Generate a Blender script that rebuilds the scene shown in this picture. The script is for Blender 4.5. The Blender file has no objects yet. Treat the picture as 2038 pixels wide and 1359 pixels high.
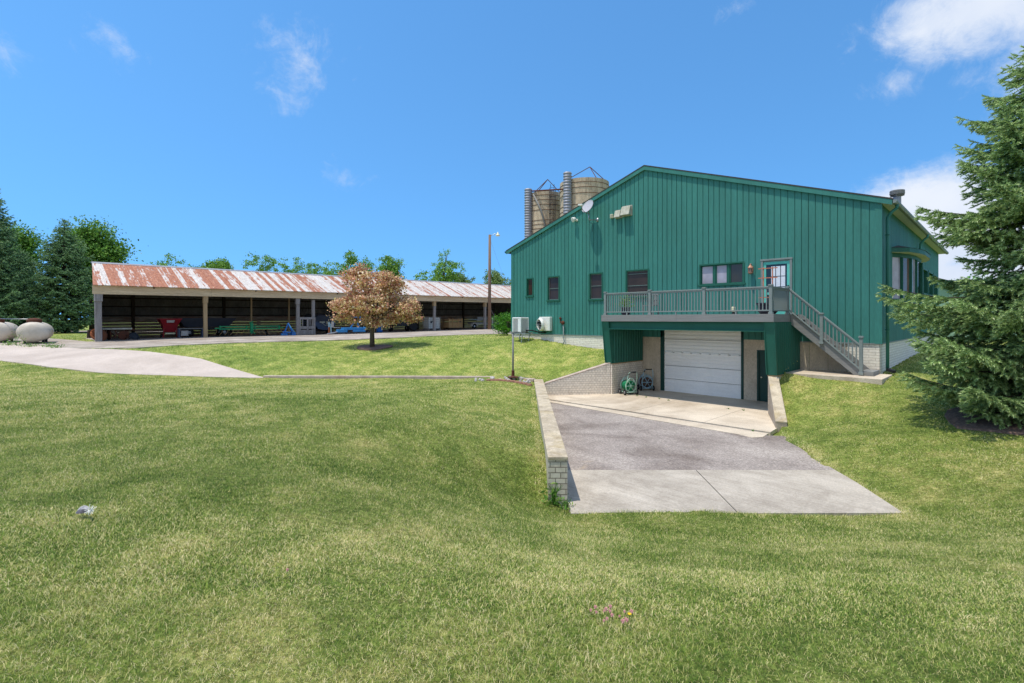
import bpy, math, random
import numpy as np
from math import sqrt, sin, cos, pi, radians, atan2
from mathutils import Vector, Matrix

RND = random.Random(11)
NP = np.random.default_rng(5)
S2 = sqrt(2)
F, CX, HY = 998.0, 1019.0, 635.0      # focal length and horizon of the photograph, in its pixels
scene = bpy.context.scene
COL = scene.collection

# World axes follow the barn: X along its gable (to the right), Y along its depth. The eye is at the origin.
def W(xc, zc, z=0.0):
    return Vector(((xc - zc) / S2, (xc + zc) / S2, z))
def cam(X, Y):
    return (X + Y) / S2, (Y - X) / S2
def ratio(px):
    k = (px - CX) / F
    return (k - 1) / (k + 1)
def atY(px, py, Y):
    X = ratio(px) * Y
    return Vector((X, Y, (HY - py) / F * (Y - X) / S2))
def atX(px, py, X):
    Y = X / ratio(px)
    return Vector((X, Y, (HY - py) / F * (Y - X) / S2))
def atD(px, py, zc):
    return W((px - CX) / F * zc, zc, (HY - py) / F * zc)
def atZ(px, py, z):
    return atD(px, py, z * F / (HY - py))

# ------------------------------------------------------------------ tags
def tag(o, label=None, cat=None, group=None, kind=None):
    if label: o['label'] = label
    if cat: o['category'] = cat
    if group: o['group'] = group
    if kind: o['kind'] = kind
    return o
def thing(name, label, cat, loc=(0, 0, 0), rz=0.0, group=None):
    o = bpy.data.objects.new(name, None)
    o.empty_display_size = 0.2
    COL.objects.link(o)
    o.location = loc
    o.rotation_euler = (0, 0, rz)
    return tag(o, label, cat, group)
def copy_tree(o, parent=None):
    c = o.copy()
    COL.objects.link(c)
    if parent is not None: c.parent = parent
    for ch in list(o.children): copy_tree(ch, c)
    return c
def root_loc(p):
    while p.parent is not None: p = p.parent
    return Vector(p.location)

# ------------------------------------------------------------------ mesh collector
class MB:
    def __init__(s):
        s.v, s.f, s.m = [], [], []
    def add(s, vs, fs, mi=0):
        n = len(s.v)
        s.v += [tuple(v) for v in vs]
        s.f += [tuple(i + n for i in f) for f in fs]
        s.m += [mi] * len(fs)
        return s
    def box(s, a, b, mi=0):
        x0, x1 = sorted((a[0], b[0])); y0, y1 = sorted((a[1], b[1])); z0, z1 = sorted((a[2], b[2]))
        v = [(x0,y0,z0),(x1,y0,z0),(x1,y1,z0),(x0,y1,z0),(x0,y0,z1),(x1,y0,z1),(x1,y1,z1),(x0,y1,z1)]
        return s.add(v, [(3,2,1,0),(4,5,6,7),(0,1,5,4),(1,2,6,5),(2,3,7,6),(3,0,4,7)], mi)
    def bar(s, p, q, w, h, up=(0, 0, 1), mi=0):
        p, q = Vector(p), Vector(q)
        d = (q - p).normalized()
        side = d.cross(Vector(up))
        if side.length < 1e-5: side = d.cross(Vector((1, 0, 0)))
        side.normalize(); u = side.cross(d)
        a, b = side * w / 2, u * h / 2
        v = [p-a-b, p+a-b, p+a+b, p-a+b, q-a-b, q+a-b, q+a+b, q-a+b]
        return s.add(v, [(0,3,2,1),(4,5,6,7),(0,1,5,4),(1,2,6,5),(2,3,7,6),(3,0,4,7)][::1], mi)
    def tube(s, pts, r, n=8, mi=0, cap=True):
        pts = [Vector(p) for p in pts]
        rs = r if isinstance(r, (list, tuple)) else [r] * len(pts)
        rings = []; ref = None
        for i, p in enumerate(pts):
            d = (pts[min(i+1, len(pts)-1)] - pts[max(i-1, 0)])
            d = d.normalized() if d.length > 1e-9 else Vector((0, 0, 1))
            if ref is None:
                ref = d.cross(Vector((0, 0, 1)))
                if ref.length < 1e-3: ref = d.cross(Vector((1, 0, 0)))
            ref = (ref - d * ref.dot(d)).normalized()
            b = d.cross(ref)
            rings.append([p + (ref * cos(2*pi*k/n) + b * sin(2*pi*k/n)) * rs[i] for k in range(n)])
        vs = [v for ring in rings for v in ring]
        fs = []
        for i in range(len(pts) - 1):
            for k in range(n):
                fs.append((i*n+k, i*n+(k+1) % n, (i+1)*n+(k+1) % n, (i+1)*n+k))
        if cap:
            fs.append(tuple(range(n))[::-1]); fs.append(tuple((len(pts)-1)*n+k for k in range(n)))
        return s.add(vs, fs, mi)
    def prism(s, poly, vec, mi=0):
        poly = [Vector(p) for p in poly]; vec = Vector(vec); n = len(poly)
        vs = poly + [p + vec for p in poly]
        fs = [tuple(range(n))[::-1], tuple(range(n, 2*n))] + [(i, (i+1) % n, n+(i+1) % n, n+i) for i in range(n)]
        return s.add(vs, fs, mi)
    def lathe(s, o, prof, n=16, axis=(0, 0, 1), mi=0):
        o = Vector(o); ax = Vector(axis).normalized()
        t = ax.cross(Vector((0, 0, 1)))
        if t.length < 1e-3: t = Vector((1, 0, 0))
        t.normalize(); b = ax.cross(t)
        vs, fs = [], []
        for r, h in prof:
            for k in range(n):
                a = 2*pi*k/n
                vs.append(o + ax*h + (t*cos(a) + b*sin(a))*r)
        for i in range(len(prof)-1):
            for k in range(n):
                fs.append((i*n+k, i*n+(k+1) % n, (i+1)*n+(k+1) % n, (i+1)*n+k))
        fs.append(tuple(range(n))[::-1]); fs.append(tuple((len(prof)-1)*n+k for k in range(n)))
        return s.add(vs, fs, mi)
    def ell(s, c, r, n=12, m=8, mi=0):
        if not isinstance(r, (tuple, list)): r = (r, r, r)
        vs, fs = [], []
        for j in range(m+1):
            th = pi*j/m
            for k in range(n):
                a = 2*pi*k/n
                vs.append((c[0]+r[0]*sin(th)*cos(a), c[1]+r[1]*sin(th)*sin(a), c[2]-r[2]*cos(th)))
        for j in range(m):
            for k in range(n):
                fs.append((j*n+k, j*n+(k+1) % n, (j+1)*n+(k+1) % n, (j+1)*n+k))
        return s.add(vs, fs, mi)
    def quad(s, *p, mi=0):
        return s.add(p, [tuple(range(len(p)))], mi)
    def build(s, name, mat, parent=None, local=False, smooth=False, bevel=0.0, seg=2):
        off = Vector((0, 0, 0))
        if parent is not None and not local: off = root_loc(parent)
        me = bpy.data.meshes.new(name)
        me.from_pydata([tuple(Vector(v) - off) for v in s.v], [], s.f)
        for m in (mat if isinstance(mat, (list, tuple)) else [mat]): me.materials.append(m)
        me.polygons.foreach_set('material_index', s.m)
        if smooth: me.polygons.foreach_set('use_smooth', [True] * len(me.polygons))
        me.validate(); me.update()
        o = bpy.data.objects.new(name, me)
        COL.objects.link(o)
        if parent is not None: o.parent = parent
        if bevel > 0:
            b = o.modifiers.new('bevel', 'BEVEL'); b.width = bevel; b.segments = seg; b.limit_method = 'ANGLE'
        return o

def mesh_np(name, verts, polys, mat, parent=None, local=False, attrs=None, smooth=False):
    """verts (N,3); polys list of (M,k) int arrays; attrs: name -> per-vertex float array"""
    verts = np.asarray(verts, dtype=np.float32)
    if parent is not None and not local: verts = verts - np.array(root_loc(parent), dtype=np.float32)
    me = bpy.data.meshes.new(name)
    me.vertices.add(len(verts)); me.vertices.foreach_set('co', verts.ravel())
    loops = np.concatenate([p.ravel() for p in polys]).astype(np.int32)
    tot = np.concatenate([np.full(len(p), p.shape[1], np.int32) for p in polys])
    start = np.concatenate([[0], np.cumsum(tot)[:-1]]).astype(np.int32)
    me.loops.add(len(loops)); me.loops.foreach_set('vertex_index', loops)
    me.polygons.add(len(tot)); me.polygons.foreach_set('loop_start', start); me.polygons.foreach_set('loop_total', tot)
    if smooth: me.polygons.foreach_set('use_smooth', np.ones(len(tot), dtype=bool))
    me.materials.append(mat)
    for k, a in (attrs or {}).items():
        at = me.attributes.new(k, 'FLOAT', 'POINT'); at.data.foreach_set('value', np.asarray(a, dtype=np.float32))
    me.update(calc_edges=True)
    o = bpy.data.objects.new(name, me); COL.objects.link(o)
    if parent is not None: o.parent = parent
    return o

# ------------------------------------------------------------------ materials
def lin(c):
    c = c / 255.0
    return c / 12.92 if c <= 0.04045 else ((c + 0.055) / 1.055) ** 2.4
def C(r, g, b): return (lin(r), lin(g), lin(b), 1.0)
class NT:
    def __init__(s, name):
        s.mat = bpy.data.materials.new(name); s.mat.use_nodes = True
        s.t = s.mat.node_tree; s.n = s.t.nodes; s.bsdf = s.n['Principled BSDF']; s.out = s.n['Material Output']
    def new(s, typ, **kw):
        nd = s.n.new(typ)
        for k, v in kw.items():
            if k.startswith('i_'): nd.inputs[k[2:].replace('_', ' ')].default_value = v
            else: setattr(nd, k, v)
        return nd
    def link(s, a, b): s.t.links.new(a, b)
    def coord(s, kind='Object', scale=(1, 1, 1)):
        tc = s.new('ShaderNodeTexCoord'); mp = s.new('ShaderNodeMapping'); mp.inputs['Scale'].default_value = scale
        s.link(tc.outputs[kind], mp.inputs['Vector']); return mp.outputs['Vector']
    def noise(s, vec, scale, detail=5, rough=0.55, dist=0.0):
        nd = s.new('ShaderNodeTexNoise'); nd.inputs['Scale'].default_value = scale; nd.inputs['Detail'].default_value = detail
        nd.inputs['Roughness'].default_value = rough; nd.inputs['Distortion'].default_value = dist
        s.link(vec, nd.inputs['Vector']); return nd.outputs['Fac']
    def ramp(s, fac, stops):
        nd = s.new('ShaderNodeValToRGB'); e = nd.color_ramp.elements
        while len(e) < len(stops): e.new(0.5)
        for i, (p, c) in enumerate(stops):
            e[i].position = p; e[i].color = c if len(c) == 4 else (*c, 1)
        s.link(fac, nd.inputs['Fac']); return nd.outputs['Color']
    def mix(s, a, b, fac, blend='MIX'):
        nd = s.new('ShaderNodeMix', data_type='RGBA', blend_type=blend)
        for val, idx in ((fac, 0), (a, 6), (b, 7)):
            if hasattr(val, 'is_linked'): s.link(val, nd.inputs[idx])
            else: nd.inputs[idx].default_value = val
        return nd.outputs[2]
    def math(s, op, a, b=None, clamp=False):
        nd = s.new('ShaderNodeMath', operation=op, use_clamp=clamp)
        for i, v in enumerate((a, b)):
            if v is None: continue
            if hasattr(v, 'is_linked'): s.link(v, nd.inputs[i])
            else: nd.inputs[i].default_value = v
        return nd.outputs[0]
    def bump(s, h, strength=0.3, dist=0.01):
        nd = s.new('ShaderNodeBump'); nd.inputs['Strength'].default_value = strength; nd.inputs['Distance'].default_value = dist
        s.link(h, nd.inputs['Height']); s.link(nd.outputs['Normal'], s.bsdf.inputs['Normal'])
    def base(s, col):
        if hasattr(col, 'is_linked'): s.link(col, s.bsdf.inputs['Base Color'])
        else: s.bsdf.inputs['Base Color'].default_value = col
    def set(s, rough=0.7, metal=0.0, spec=0.5):
        s.bsdf.inputs['Roughness'].default_value = rough; s.bsdf.inputs['Metallic'].default_value = metal
        s.bsdf.inputs['Specular IOR Level'].default_value = spec
        return s
def scl(c, k): return (min(c[0]*k, 1), min(c[1]*k, 1), min(c[2]*k, 1), 1)
def pm(name, c, c2=None, scale=4.0, rough=0.75, metal=0.0, spec=0.35, var=0.18, bump=0.0, bscale=60.0, stretch=(1, 1, 1), fine=40.0, finev=0.12):
    m = NT(name).set(rough, metal, spec)
    v = m.coord('Object', stretch)
    n1 = m.noise(v, scale, 6, 0.6)
    a = m.ramp(n1, [(0.3, scl(c, 1-var)), (0.7, c2 if c2 else scl(c, 1+var))])
    n2 = m.noise(v, fine, 3, 0.6)
    f = m.ramp(n2, [(0.3, (1-finev,)*3), (0.7, (1+finev,)*3)])
    m.base(m.mix(a, f, 1.0, 'MULTIPLY'))
    if bump: m.bump(m.noise(v, bscale, 4, 0.6), bump, 0.01)
    return m.mat
def glass(name, c, rough=0.03, spec=0.6):
    m = NT(name).set(rough, 0.0, spec)
    v = m.coord('Object', (1, 1, 1))
    m.base(m.ramp(m.noise(v, 1.3, 3), [(0.3, scl(c, 0.75)), (0.7, scl(c, 1.3))]))
    return m.mat

MAT = {}
G = MAT.__setitem__
G('barn_green', pm('barn_green', C(57, 122, 112), scale=0.9, rough=0.62, var=0.14, stretch=(1.5, 1.5, .22), bump=0.35, bscale=26, fine=18, finev=0.1))
G('trim_green', pm('trim_green', C(28, 92, 76), scale=1.5, rough=0.55, var=0.1))
G('dark_green', pm('dark_green', C(20, 62, 54), scale=1.5, rough=0.55, var=0.12))
G('teal', pm('teal', C(95, 190, 175), scale=2, rough=0.5, var=0.06))
G('soffit', pm('soffit', C(196, 200, 206), scale=2, rough=0.7, var=0.06))
G('shingle', pm('shingle', C(70, 66, 62), scale=6, rough=0.95, var=0.25, bump=0.5, bscale=20))
G('pane_dark', glass('pane_dark', C(58, 46, 42), 0.12, 0.25))
G('pane_pale', glass('pane_pale', C(160, 156, 170), 0.08, 0.4))
G('pane_black', glass('pane_black', C(26, 30, 28), 0.03, 0.6))
G('pane_warm', glass('pane_warm', C(110, 92, 84), 0.06, 0.5))
G('screen_bar', pm('screen_bar', C(96, 110, 106), rough=0.5))
G('white_paint', pm('white_paint', C(228, 230, 232), scale=1.2, rough=0.5, var=0.05, fine=8, finev=0.04))
G('garage_white', pm('garage_white', C(244, 243, 240), scale=0.6, rough=0.5, var=0.05, fine=14, finev=0.03))
G('plastic_white', pm('plastic_white', C(222, 222, 216), scale=3, rough=0.45, var=0.05))
G('aged_white', pm('aged_white', C(205, 203, 190), C(150, 148, 128), scale=5, rough=0.8))
G('gray_paint', pm('gray_paint', C(126, 135, 133), scale=2.5, rough=0.6, var=0.08, bump=0.1, bscale=40, fine=30, finev=0.06))
G('gray_stain', pm('gray_stain', C(128, 128, 126), scale=3, rough=0.7, var=0.14, stretch=(0.4, 0.4, 6), bump=0.15, bscale=30))
G('steel', pm('steel', C(165, 168, 172), scale=3, rough=0.4, metal=0.7, var=0.1))
G('galvanized', pm('galvanized', C(146, 148, 156), scale=1.2, rough=0.55, metal=0.2, var=0.12))
G('dark_metal', pm('dark_metal', C(44, 46, 50), scale=4, rough=0.6, metal=0.3))
G('rust', pm('rust', C(112, 62, 40), C(70, 46, 38), scale=7, rough=0.9, bump=0.4, bscale=40))
G('rust_orange', pm('rust_orange', C(158, 92, 58), C(120, 70, 46), scale=6, rough=0.9))
G('rubber', pm('rubber', C(30, 30, 31), rough=0.85))
G('red_paint', pm('red_paint', C(168, 22, 36), C(120, 18, 28), scale=3, rough=0.5))
G('blue_paint', pm('blue_paint', C(62, 150, 210), C(40, 110, 170), scale=4, rough=0.5))
G('blue_deep', pm('blue_deep', C(28, 92, 160), scale=4, rough=0.5))
G('farm_green', pm('farm_green', C(34, 160, 104), C(26, 130, 84), scale=4, rough=0.5))
G('hose_green', pm('hose_green', C(16, 120, 78), scale=6, rough=0.5, var=0.2))
G('hose_brown', pm('hose_brown', C(88, 66, 52), scale=6, rough=0.6, var=0.3))
G('mint', pm('mint', C(168, 205, 185), scale=3, rough=0.45, var=0.06))
G('pale_blue', pm('pale_blue', C(150, 185, 200), scale=3, rough=0.45, var=0.06))
G('old_wood', pm('old_wood', C(226, 204, 170), C(180, 158, 128), scale=3, rough=0.9, stretch=(1, 0.25, 3), bump=0.3, bscale=14, fine=20, finev=0.2))
G('gray_wood', pm('gray_wood', C(160, 156, 155), C(118, 112, 110), scale=3, rough=0.9, stretch=(3, 3, 0.3), bump=0.3, bscale=14, fine=20, finev=0.2))
G('tan_wood', pm('tan_wood', C(182, 158, 122), C(150, 126, 94), scale=3, rough=0.85, stretch=(3, 3, 0.3), fine=20, finev=0.12))
G('crate_wood', pm('crate_wood', C(196, 160, 112), C(165, 130, 88), scale=4, rough=0.85, fine=20, finev=0.15))
G('pole_wood', pm('pole_wood', C(150, 124, 104), C(108, 88, 76), scale=3, rough=0.9, stretch=(4, 4, 0.3), fine=14, finev=0.2))
G('back_metal', pm('back_metal', C(128, 126, 122), C(84, 82, 80), scale=1.5, rough=0.7, metal=0.1, fine=9, finev=0.2))
G('bark', pm('bark', C(104, 92, 80), C(70, 62, 54), scale=8, rough=0.95, stretch=(3, 3, 0.6), bump=0.6, bscale=20))
G('bark_dark', pm('bark_dark', C(72, 60, 50), C(48, 42, 36), scale=8, rough=0.95, bump=0.5, bscale=20))
G('tank_paint', pm('tank_paint', C(214, 205, 190), C(180, 168, 152), scale=1.0, rough=0.55, var=0.1, fine=5, finev=0.06))
G('pot_dark', pm('pot_dark', C(40, 40, 56), rough=0.5))
G('copper', pm('copper', C(196, 120, 92), scale=4, rough=0.5, metal=0.2))
G('bright_white', pm('bright_white', C(250, 250, 248), scale=4, rough=0.4, var=0.02))
G('curtain', pm('curtain', C(222, 226, 234), scale=6, rough=0.35, var=0.06))
G('lantern_brass', pm('lantern_brass', C(206, 156, 128), C(160, 110, 88), scale=20, rough=0.45, metal=0.2))
G('cream', pm('cream', C(225, 220, 185), scale=4, rough=0.5, var=0.05))
G('tarp', pm('tarp', C(66, 70, 82), C(48, 52, 62), scale=3, rough=0.75))
G('hull', pm('hull', C(62, 76, 102), scale=3, rough=0.4))
G('mulch', pm('mulch', C(150, 122, 108), C(84, 66, 58), scale=14, rough=0.95, bump=1.0, bscale=24, fine=60, finev=0.35))
G('stone_white', pm('stone_white', C(208, 204, 198), C(160, 154, 148), scale=8, rough=0.85, fine=30, finev=0.15))
G('brick_red', pm('brick_red', C(196, 146, 126), C(150, 104, 90), scale=6, rough=0.9, fine=30, finev=0.2))
G('dish_gray', pm('dish_gray', C(178, 176, 182), scale=4, rough=0.45, var=0.04))
G('pale_green_wall', pm('pale_green_wall', C(130, 160, 140), scale=2, rough=0.7, var=0.06))

def concrete(name, c, c2, stain, scale=0.9, bump=0.25, stretch=(1, 1, 1), broom=False):
    m = NT(name).set(0.88, 0, 0.3)
    v = m.coord('Object', stretch)
    a = m.ramp(m.noise(v, scale, 8, 0.65, 0.4), [(0.32, c2), (0.62, c)])
    st = m.ramp(m.noise(v, scale*0.45, 6, 0.7, 0.8), [(0.5, (0, 0, 0, 1)), (0.72, (1, 1, 1, 1))])
    a = m.mix(a, stain, m.math('MULTIPLY', st, 0.65))
    f = m.ramp(m.noise(v, 26, 5, 0.85), [(0.3, (0.7,)*3), (0.7, (1.25,)*3)])
    a = m.mix(a, f, 1.0, 'MULTIPLY')
    if broom:
        tc = m.new('ShaderNodeTexCoord'); mp = m.new('ShaderNodeMapping'); mp.inputs['Rotation'].default_value = (0, 0, -pi/4); mp.inputs['Scale'].default_value = (0.5, 5.0, 1)
        m.link(tc.outputs['Object'], mp.inputs['Vector'])
        a = m.mix(a, m.ramp(m.noise(mp.outputs['Vector'], 1.6, 8, 0.75, 0.3), [(0.3, (.84, .82, .80)), (0.7, (1.13,)*3)]), 1.0, 'MULTIPLY')
    m.base(a); m.bump(m.noise(v, 70, 3), bump, 0.006)
    return m.mat
G('concrete', concrete('concrete', C(188, 179, 166), C(160, 151, 139), C(132, 122, 110), 0.8, broom=True))
G('concrete_pad', concrete('concrete_pad', C(212, 198, 178), C(184, 169, 150), C(138, 120, 98), 0.7))
G('concrete_cap', concrete('concrete_cap', C(200, 186, 162), C(156, 142, 122), C(160, 138, 84), 3.0, 0.6))
G('curb', concrete('curb', C(196, 178, 164), C(160, 144, 132), C(150, 120, 110), 3.0))
G('path', concrete('path', C(200, 186, 174), C(182, 168, 156), C(168, 154, 142), 0.5))
G('poured_concrete', concrete('poured_concrete', C(206, 192, 170), C(180, 166, 146), C(150, 138, 122), 1.2, stretch=(1, 1, .5)))
G('exposed_wall', concrete('exposed_wall', C(176, 164, 148), C(148, 136, 122), C(120, 110, 98), 2.0))
def asphalt():
    m = NT('asphalt').set(0.9, 0, 0.3)
    v = m.coord('Object')
    a = m.ramp(m.noise(v, 0.55, 7, 0.6, 0.5), [(0.33, C(116, 105, 98)), (0.5, C(148, 138, 131)), (0.66, C(164, 154, 146))])
    sp = m.new('ShaderNodeTexVoronoi'); sp.inputs['Scale'].default_value = 55; m.link(v, sp.inputs['Vector'])
    f = m.ramp(m.noise(v, 24, 6, 0.9), [(0.34, (0.5,)*3), (0.5, (1,)*3), (0.66, (1.55,)*3)])
    a = m.mix(a, f, 0.9, 'MULTIPLY')
    cell = m.new('ShaderNodeTexVoronoi'); cell.inputs['Scale'].default_value = 26; m.link(v, cell.inputs['Vector'])
    cr = m.new('ShaderNodeSeparateColor'); m.link(cell.outputs['Color'], cr.inputs[0])
    a = m.mix(a, m.ramp(cr.outputs[0], [(0.0, (.66,)*3), (0.5, (.98,)*3), (1.0, (1.4,)*3)]), 0.55, 'MULTIPLY')
    dry = m.ramp(m.noise(v, 0.9, 5, 0.6, 1.0), [(0.66, (0, 0, 0, 1)), (0.75, (1, 1, 1, 1))])
    a = m.mix(a, C(186, 164, 132), m.math('MULTIPLY', dry, 0.35))
    m.base(a); m.bump(sp.outputs['Distance'], 0.4, 0.008)
    return m.mat
G('asphalt', asphalt())
def gravel():
    m = NT('gravel').set(0.95, 0, 0.2)
    v = m.coord('Object')
    a = m.ramp(m.noise(v, 0.5, 6, 0.65, 0.6), [(0.32, C(140, 128, 116)), (0.5, C(170, 158, 146)), (0.7, C(194, 184, 172))])
    f = m.ramp(m.noise(v, 12, 6, 0.85), [(0.3, (0.6,)*3), (0.7, (1.35,)*3)])
    a = m.mix(a, f, 1.0, 'MULTIPLY')
    w = m.ramp(m.noise(v, 0.8, 6, 0.75, 0.5), [(0.62, (0, 0, 0, 1)), (0.7, (1, 1, 1, 1))])
    a = m.mix(a, C(120, 122, 70), m.math('MULTIPLY', w, 0.55))
    tr = m.ramp(m.noise(m.coord('Object', (1.6, 0.12, 1)), 0.9, 4, 0.6, 0.4), [(0.4, (0.78,)*3), (0.6, (1.1,)*3)])
    a = m.mix(a, tr, 1.0, 'MULTIPLY')
    m.base(a); m.bump(m.noise(v, 25, 4), 0.8, 0.03)
    return m.mat
G('gravel', gravel())
def brickmat(name, c1, c2, mortar, bw, bh, mode='axis', mort=0.012, stain=None, bump=0.5):
    m = NT(name).set(0.85, 0, 0.3)
    tc = m.new('ShaderNodeTexCoord'); sep = m.new('ShaderNodeSeparateXYZ'); m.link(tc.outputs['Object'], sep.inputs[0])
    if mode == 'axis': u = m.math('ADD', sep.outputs[0], sep.outputs[1])
    else: u = m.math('MULTIPLY', sep.outputs[1], S2)
    cmb = m.new('ShaderNodeCombineXYZ'); m.link(u, cmb.inputs[0]); m.link(sep.outputs[2], cmb.inputs[1])
    br = m.new('ShaderNodeTexBrick'); m.link(cmb.outputs[0], br.inputs['Vector'])
    br.inputs['Scale'].default_value = 1.0; br.inputs['Brick Width'].default_value = bw; br.inputs['Row Height'].default_value = bh
    br.inputs['Mortar Size'].default_value = mort; br.inputs['Mortar Smooth'].default_value = 0.2
    br.inputs['Color1'].default_value = c1; br.inputs['Color2'].default_value = c2; br.inputs['Mortar'].default_value = mortar
    v = m.coord('Object')
    f = m.ramp(m.noise(v, 9, 6, 0.7), [(0.25, (0.78,)*3), (0.75, (1.15,)*3)])
    a = m.mix(br.outputs['Color'], f, 1.0, 'MULTIPLY')
    if stain:
        st = m.ramp(m.noise(m.coord('Object', (2.5, 2.5, 0.5)), 1.2, 5, 0.7), [(0.52, (0, 0, 0, 1)), (0.72, (1, 1, 1, 1))])
        a = m.mix(a, stain, m.math('MULTIPLY', st, 0.55))
    m.base(a)
    h = m.math('ADD', m.math('MULTIPLY', br.outputs['Fac'], -1.0), m.math('MULTIPLY', m.noise(v, 50, 3), 0.4))
    m.bump(h, bump, 0.012)
    return m.mat
G('block_cream', brickmat('block_cream', C(238, 232, 218), C(230, 222, 208), C(208, 199, 184), 0.4, 0.1))
G('block_wall', brickmat('block_wall', C(238, 228, 212), C(224, 213, 198), C(194, 183, 168), 0.2, 0.1, stain=C(160, 146, 132)))
G('block_gray', brickmat('block_gray', C(220, 211, 192), C(194, 184, 167), C(140, 130, 117), 0.2, 0.104, 'cam', 0.009, stain=C(158, 120, 76), bump=0.9))
def silo_mat():
    m = NT('silo_stave').set(0.9, 0, 0.2)
    v = m.coord('Object', (1, 1, 0.18)); v2 = m.coord('Object')
    a = m.ramp(m.noise(v, 2.2, 7, 0.7, 0.3), [(0.3, C(140, 122, 102)), (0.5, C(188, 170, 144)), (0.72, C(212, 195, 168))])
    f = m.ramp(m.noise(v2, 7, 5, 0.7), [(0.3, (0.82,)*3), (0.7, (1.12,)*3)])
    m.base(m.mix(a, f, 1.0, 'MULTIPLY')); m.bump(m.noise(v, 6, 4), 0.4, 0.03)
    return m.mat
G('silo_stave', silo_mat())
def roof_rust():
    m = NT('rusty_roof').set(0.75, 0.1, 0.35)
    tc = m.new('ShaderNodeTexCoord'); sep = m.new('ShaderNodeSeparateXYZ'); m.link(tc.outputs['Object'], sep.inputs[0])
    pan = m.math('FLOOR', m.math('MULTIPLY', sep.outputs[1], 1/0.31))
    wn = m.new('ShaderNodeTexWhiteNoise', noise_dimensions='1D'); m.link(pan, wn.inputs['W'])
    v = m.coord('Object', (0.3, 5.0, 0.3))
    v2 = m.coord('Object', (0.8, 2.2, 0.8))
    n = m.noise(v, 1.4, 7, 0.72, 0.2); n2 = m.noise(v2, 1.6, 8, 0.75)
    grad = m.math('MULTIPLY', sep.outputs[1], -0.0042)
    t = m.math('ADD', m.math('ADD', m.math('MULTIPLY', n, 0.75), m.math('MULTIPLY', n2, 0.75)), m.math('ADD', m.math('MULTIPLY', wn.outputs['Value'], 0.30), 0.02))
    t = m.math('ADD', t, grad)
    fac = m.ramp(t, [(0.90, (0, 0, 0, 1)), (0.95, (1, 1, 1, 1))])
    rust = m.ramp(m.noise(v2, 4.0, 6, 0.7), [(0.3, C(132, 84, 68)), (0.55, C(170, 114, 88)), (0.75, C(200, 154, 124))])
    zinc = m.ramp(m.noise(v2, 3.0, 6, 0.8), [(0.3, C(172, 164, 158)), (0.6, C(212, 206, 200))])
    sp = m.ramp(m.noise(v2, 14, 4, 0.8), [(0.6, (0, 0, 0, 1)), (0.68, (1, 1, 1, 1))])
    zinc = m.mix(zinc, C(160, 112, 84), m.math('MULTIPLY', sp, 0.5))
    m.base(m.mix(zinc, rust, fac))
    wv = m.math('SINE', m.math('MULTIPLY', sep.outputs[1], 2*pi/0.155))
    m.bump(wv, 0.35, 0.012)
    return m.mat
G('rusty_roof', roof_rust())
def board_wall():
    m = NT('barn_boards').set(0.9, 0, 0.2)
    tc = m.new('ShaderNodeTexCoord'); sep = m.new('ShaderNodeSeparateXYZ'); m.link(tc.outputs['Object'], sep.inputs[0])
    v = m.coord('Object', (1, 0.35, 3.0))
    a = m.ramp(m.noise(v, 2.4, 7, 0.7), [(0.3, C(92, 78, 68)), (0.5, C(150, 138, 124)), (0.66, C(178, 170, 160))])
    r = m.ramp(m.noise(m.coord('Object', (1, 0.4, 0.8)), 0.9, 5, 0.6), [(0.5, (0, 0, 0, 1)), (0.62, (1, 1, 1, 1))])
    m.base(m.mix(a, C(128, 74, 48), m.math('MULTIPLY', r, 0.6)))
    return m.mat
G('barn_boards', board_wall())

def leafmat(name, cols, trans=0.25, rough=0.55):
    m = NT(name).set(rough, 0, 0.3)
    at = m.new('ShaderNodeAttribute', attribute_name='rnd')
    n = len(cols)
    col = m.ramp(at.outputs['Fac'], [(i/(n-1), c) for i, c in enumerate(cols)])
    nz = m.ramp(m.noise(m.coord('Object'), 0.9, 3), [(0.3, (0.82,)*3), (0.7, (1.15,)*3)])
    col = m.mix(col, nz, 1.0, 'MULTIPLY')
    m.base(col)
    tr = m.new('ShaderNodeBsdfTranslucent'); m.link(col, tr.inputs['Color'])
    mx = m.new('ShaderNodeMixShader'); mx.inputs[0].default_value = trans
    m.link(m.bsdf.outputs[0], mx.inputs[1]); m.link(tr.outputs[0], mx.inputs[2]); m.link(mx.outputs[0], m.out.inputs['Surface'])
    return m.mat
G('leaf_maple', leafmat('leaf_maple', [C(138, 76, 62), C(188, 126, 104), C(216, 166, 138), C(222, 196, 146), C(192, 172, 112), C(246, 224, 202)], 0.2))
G('leaf_far', leafmat('leaf_far', [C(74, 114, 40), C(106, 150, 56), C(132, 174, 72), C(160, 194, 98)]))
G('leaf_pale', leafmat('leaf_pale', [C(92, 116, 64), C(124, 150, 84), C(150, 172, 108)]))
G('leaf_dark', leafmat('leaf_dark', [C(70, 106, 42), C(104, 148, 56), C(146, 184, 80)]))
G('leaf_bush', leafmat('leaf_bush', [C(52, 104, 30), C(84, 146, 42), C(124, 178, 56)]))
G('leaf_weed', leafmat('leaf_weed', [C(70, 120, 40), C(104, 150, 60), C(150, 180, 80)]))
G('needle_blue', leafmat('needle_blue', [C(56, 82, 48), C(114, 146, 90), C(182, 203, 136), C(234, 238, 190)], 0.22))  # light-green tips paled as sun highlights, inner needles darkened as shaded gaps
G('needle_dark', leafmat('needle_dark', [C(66, 98, 66), C(120, 156, 106), C(188, 210, 156)], 0.1))
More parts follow.
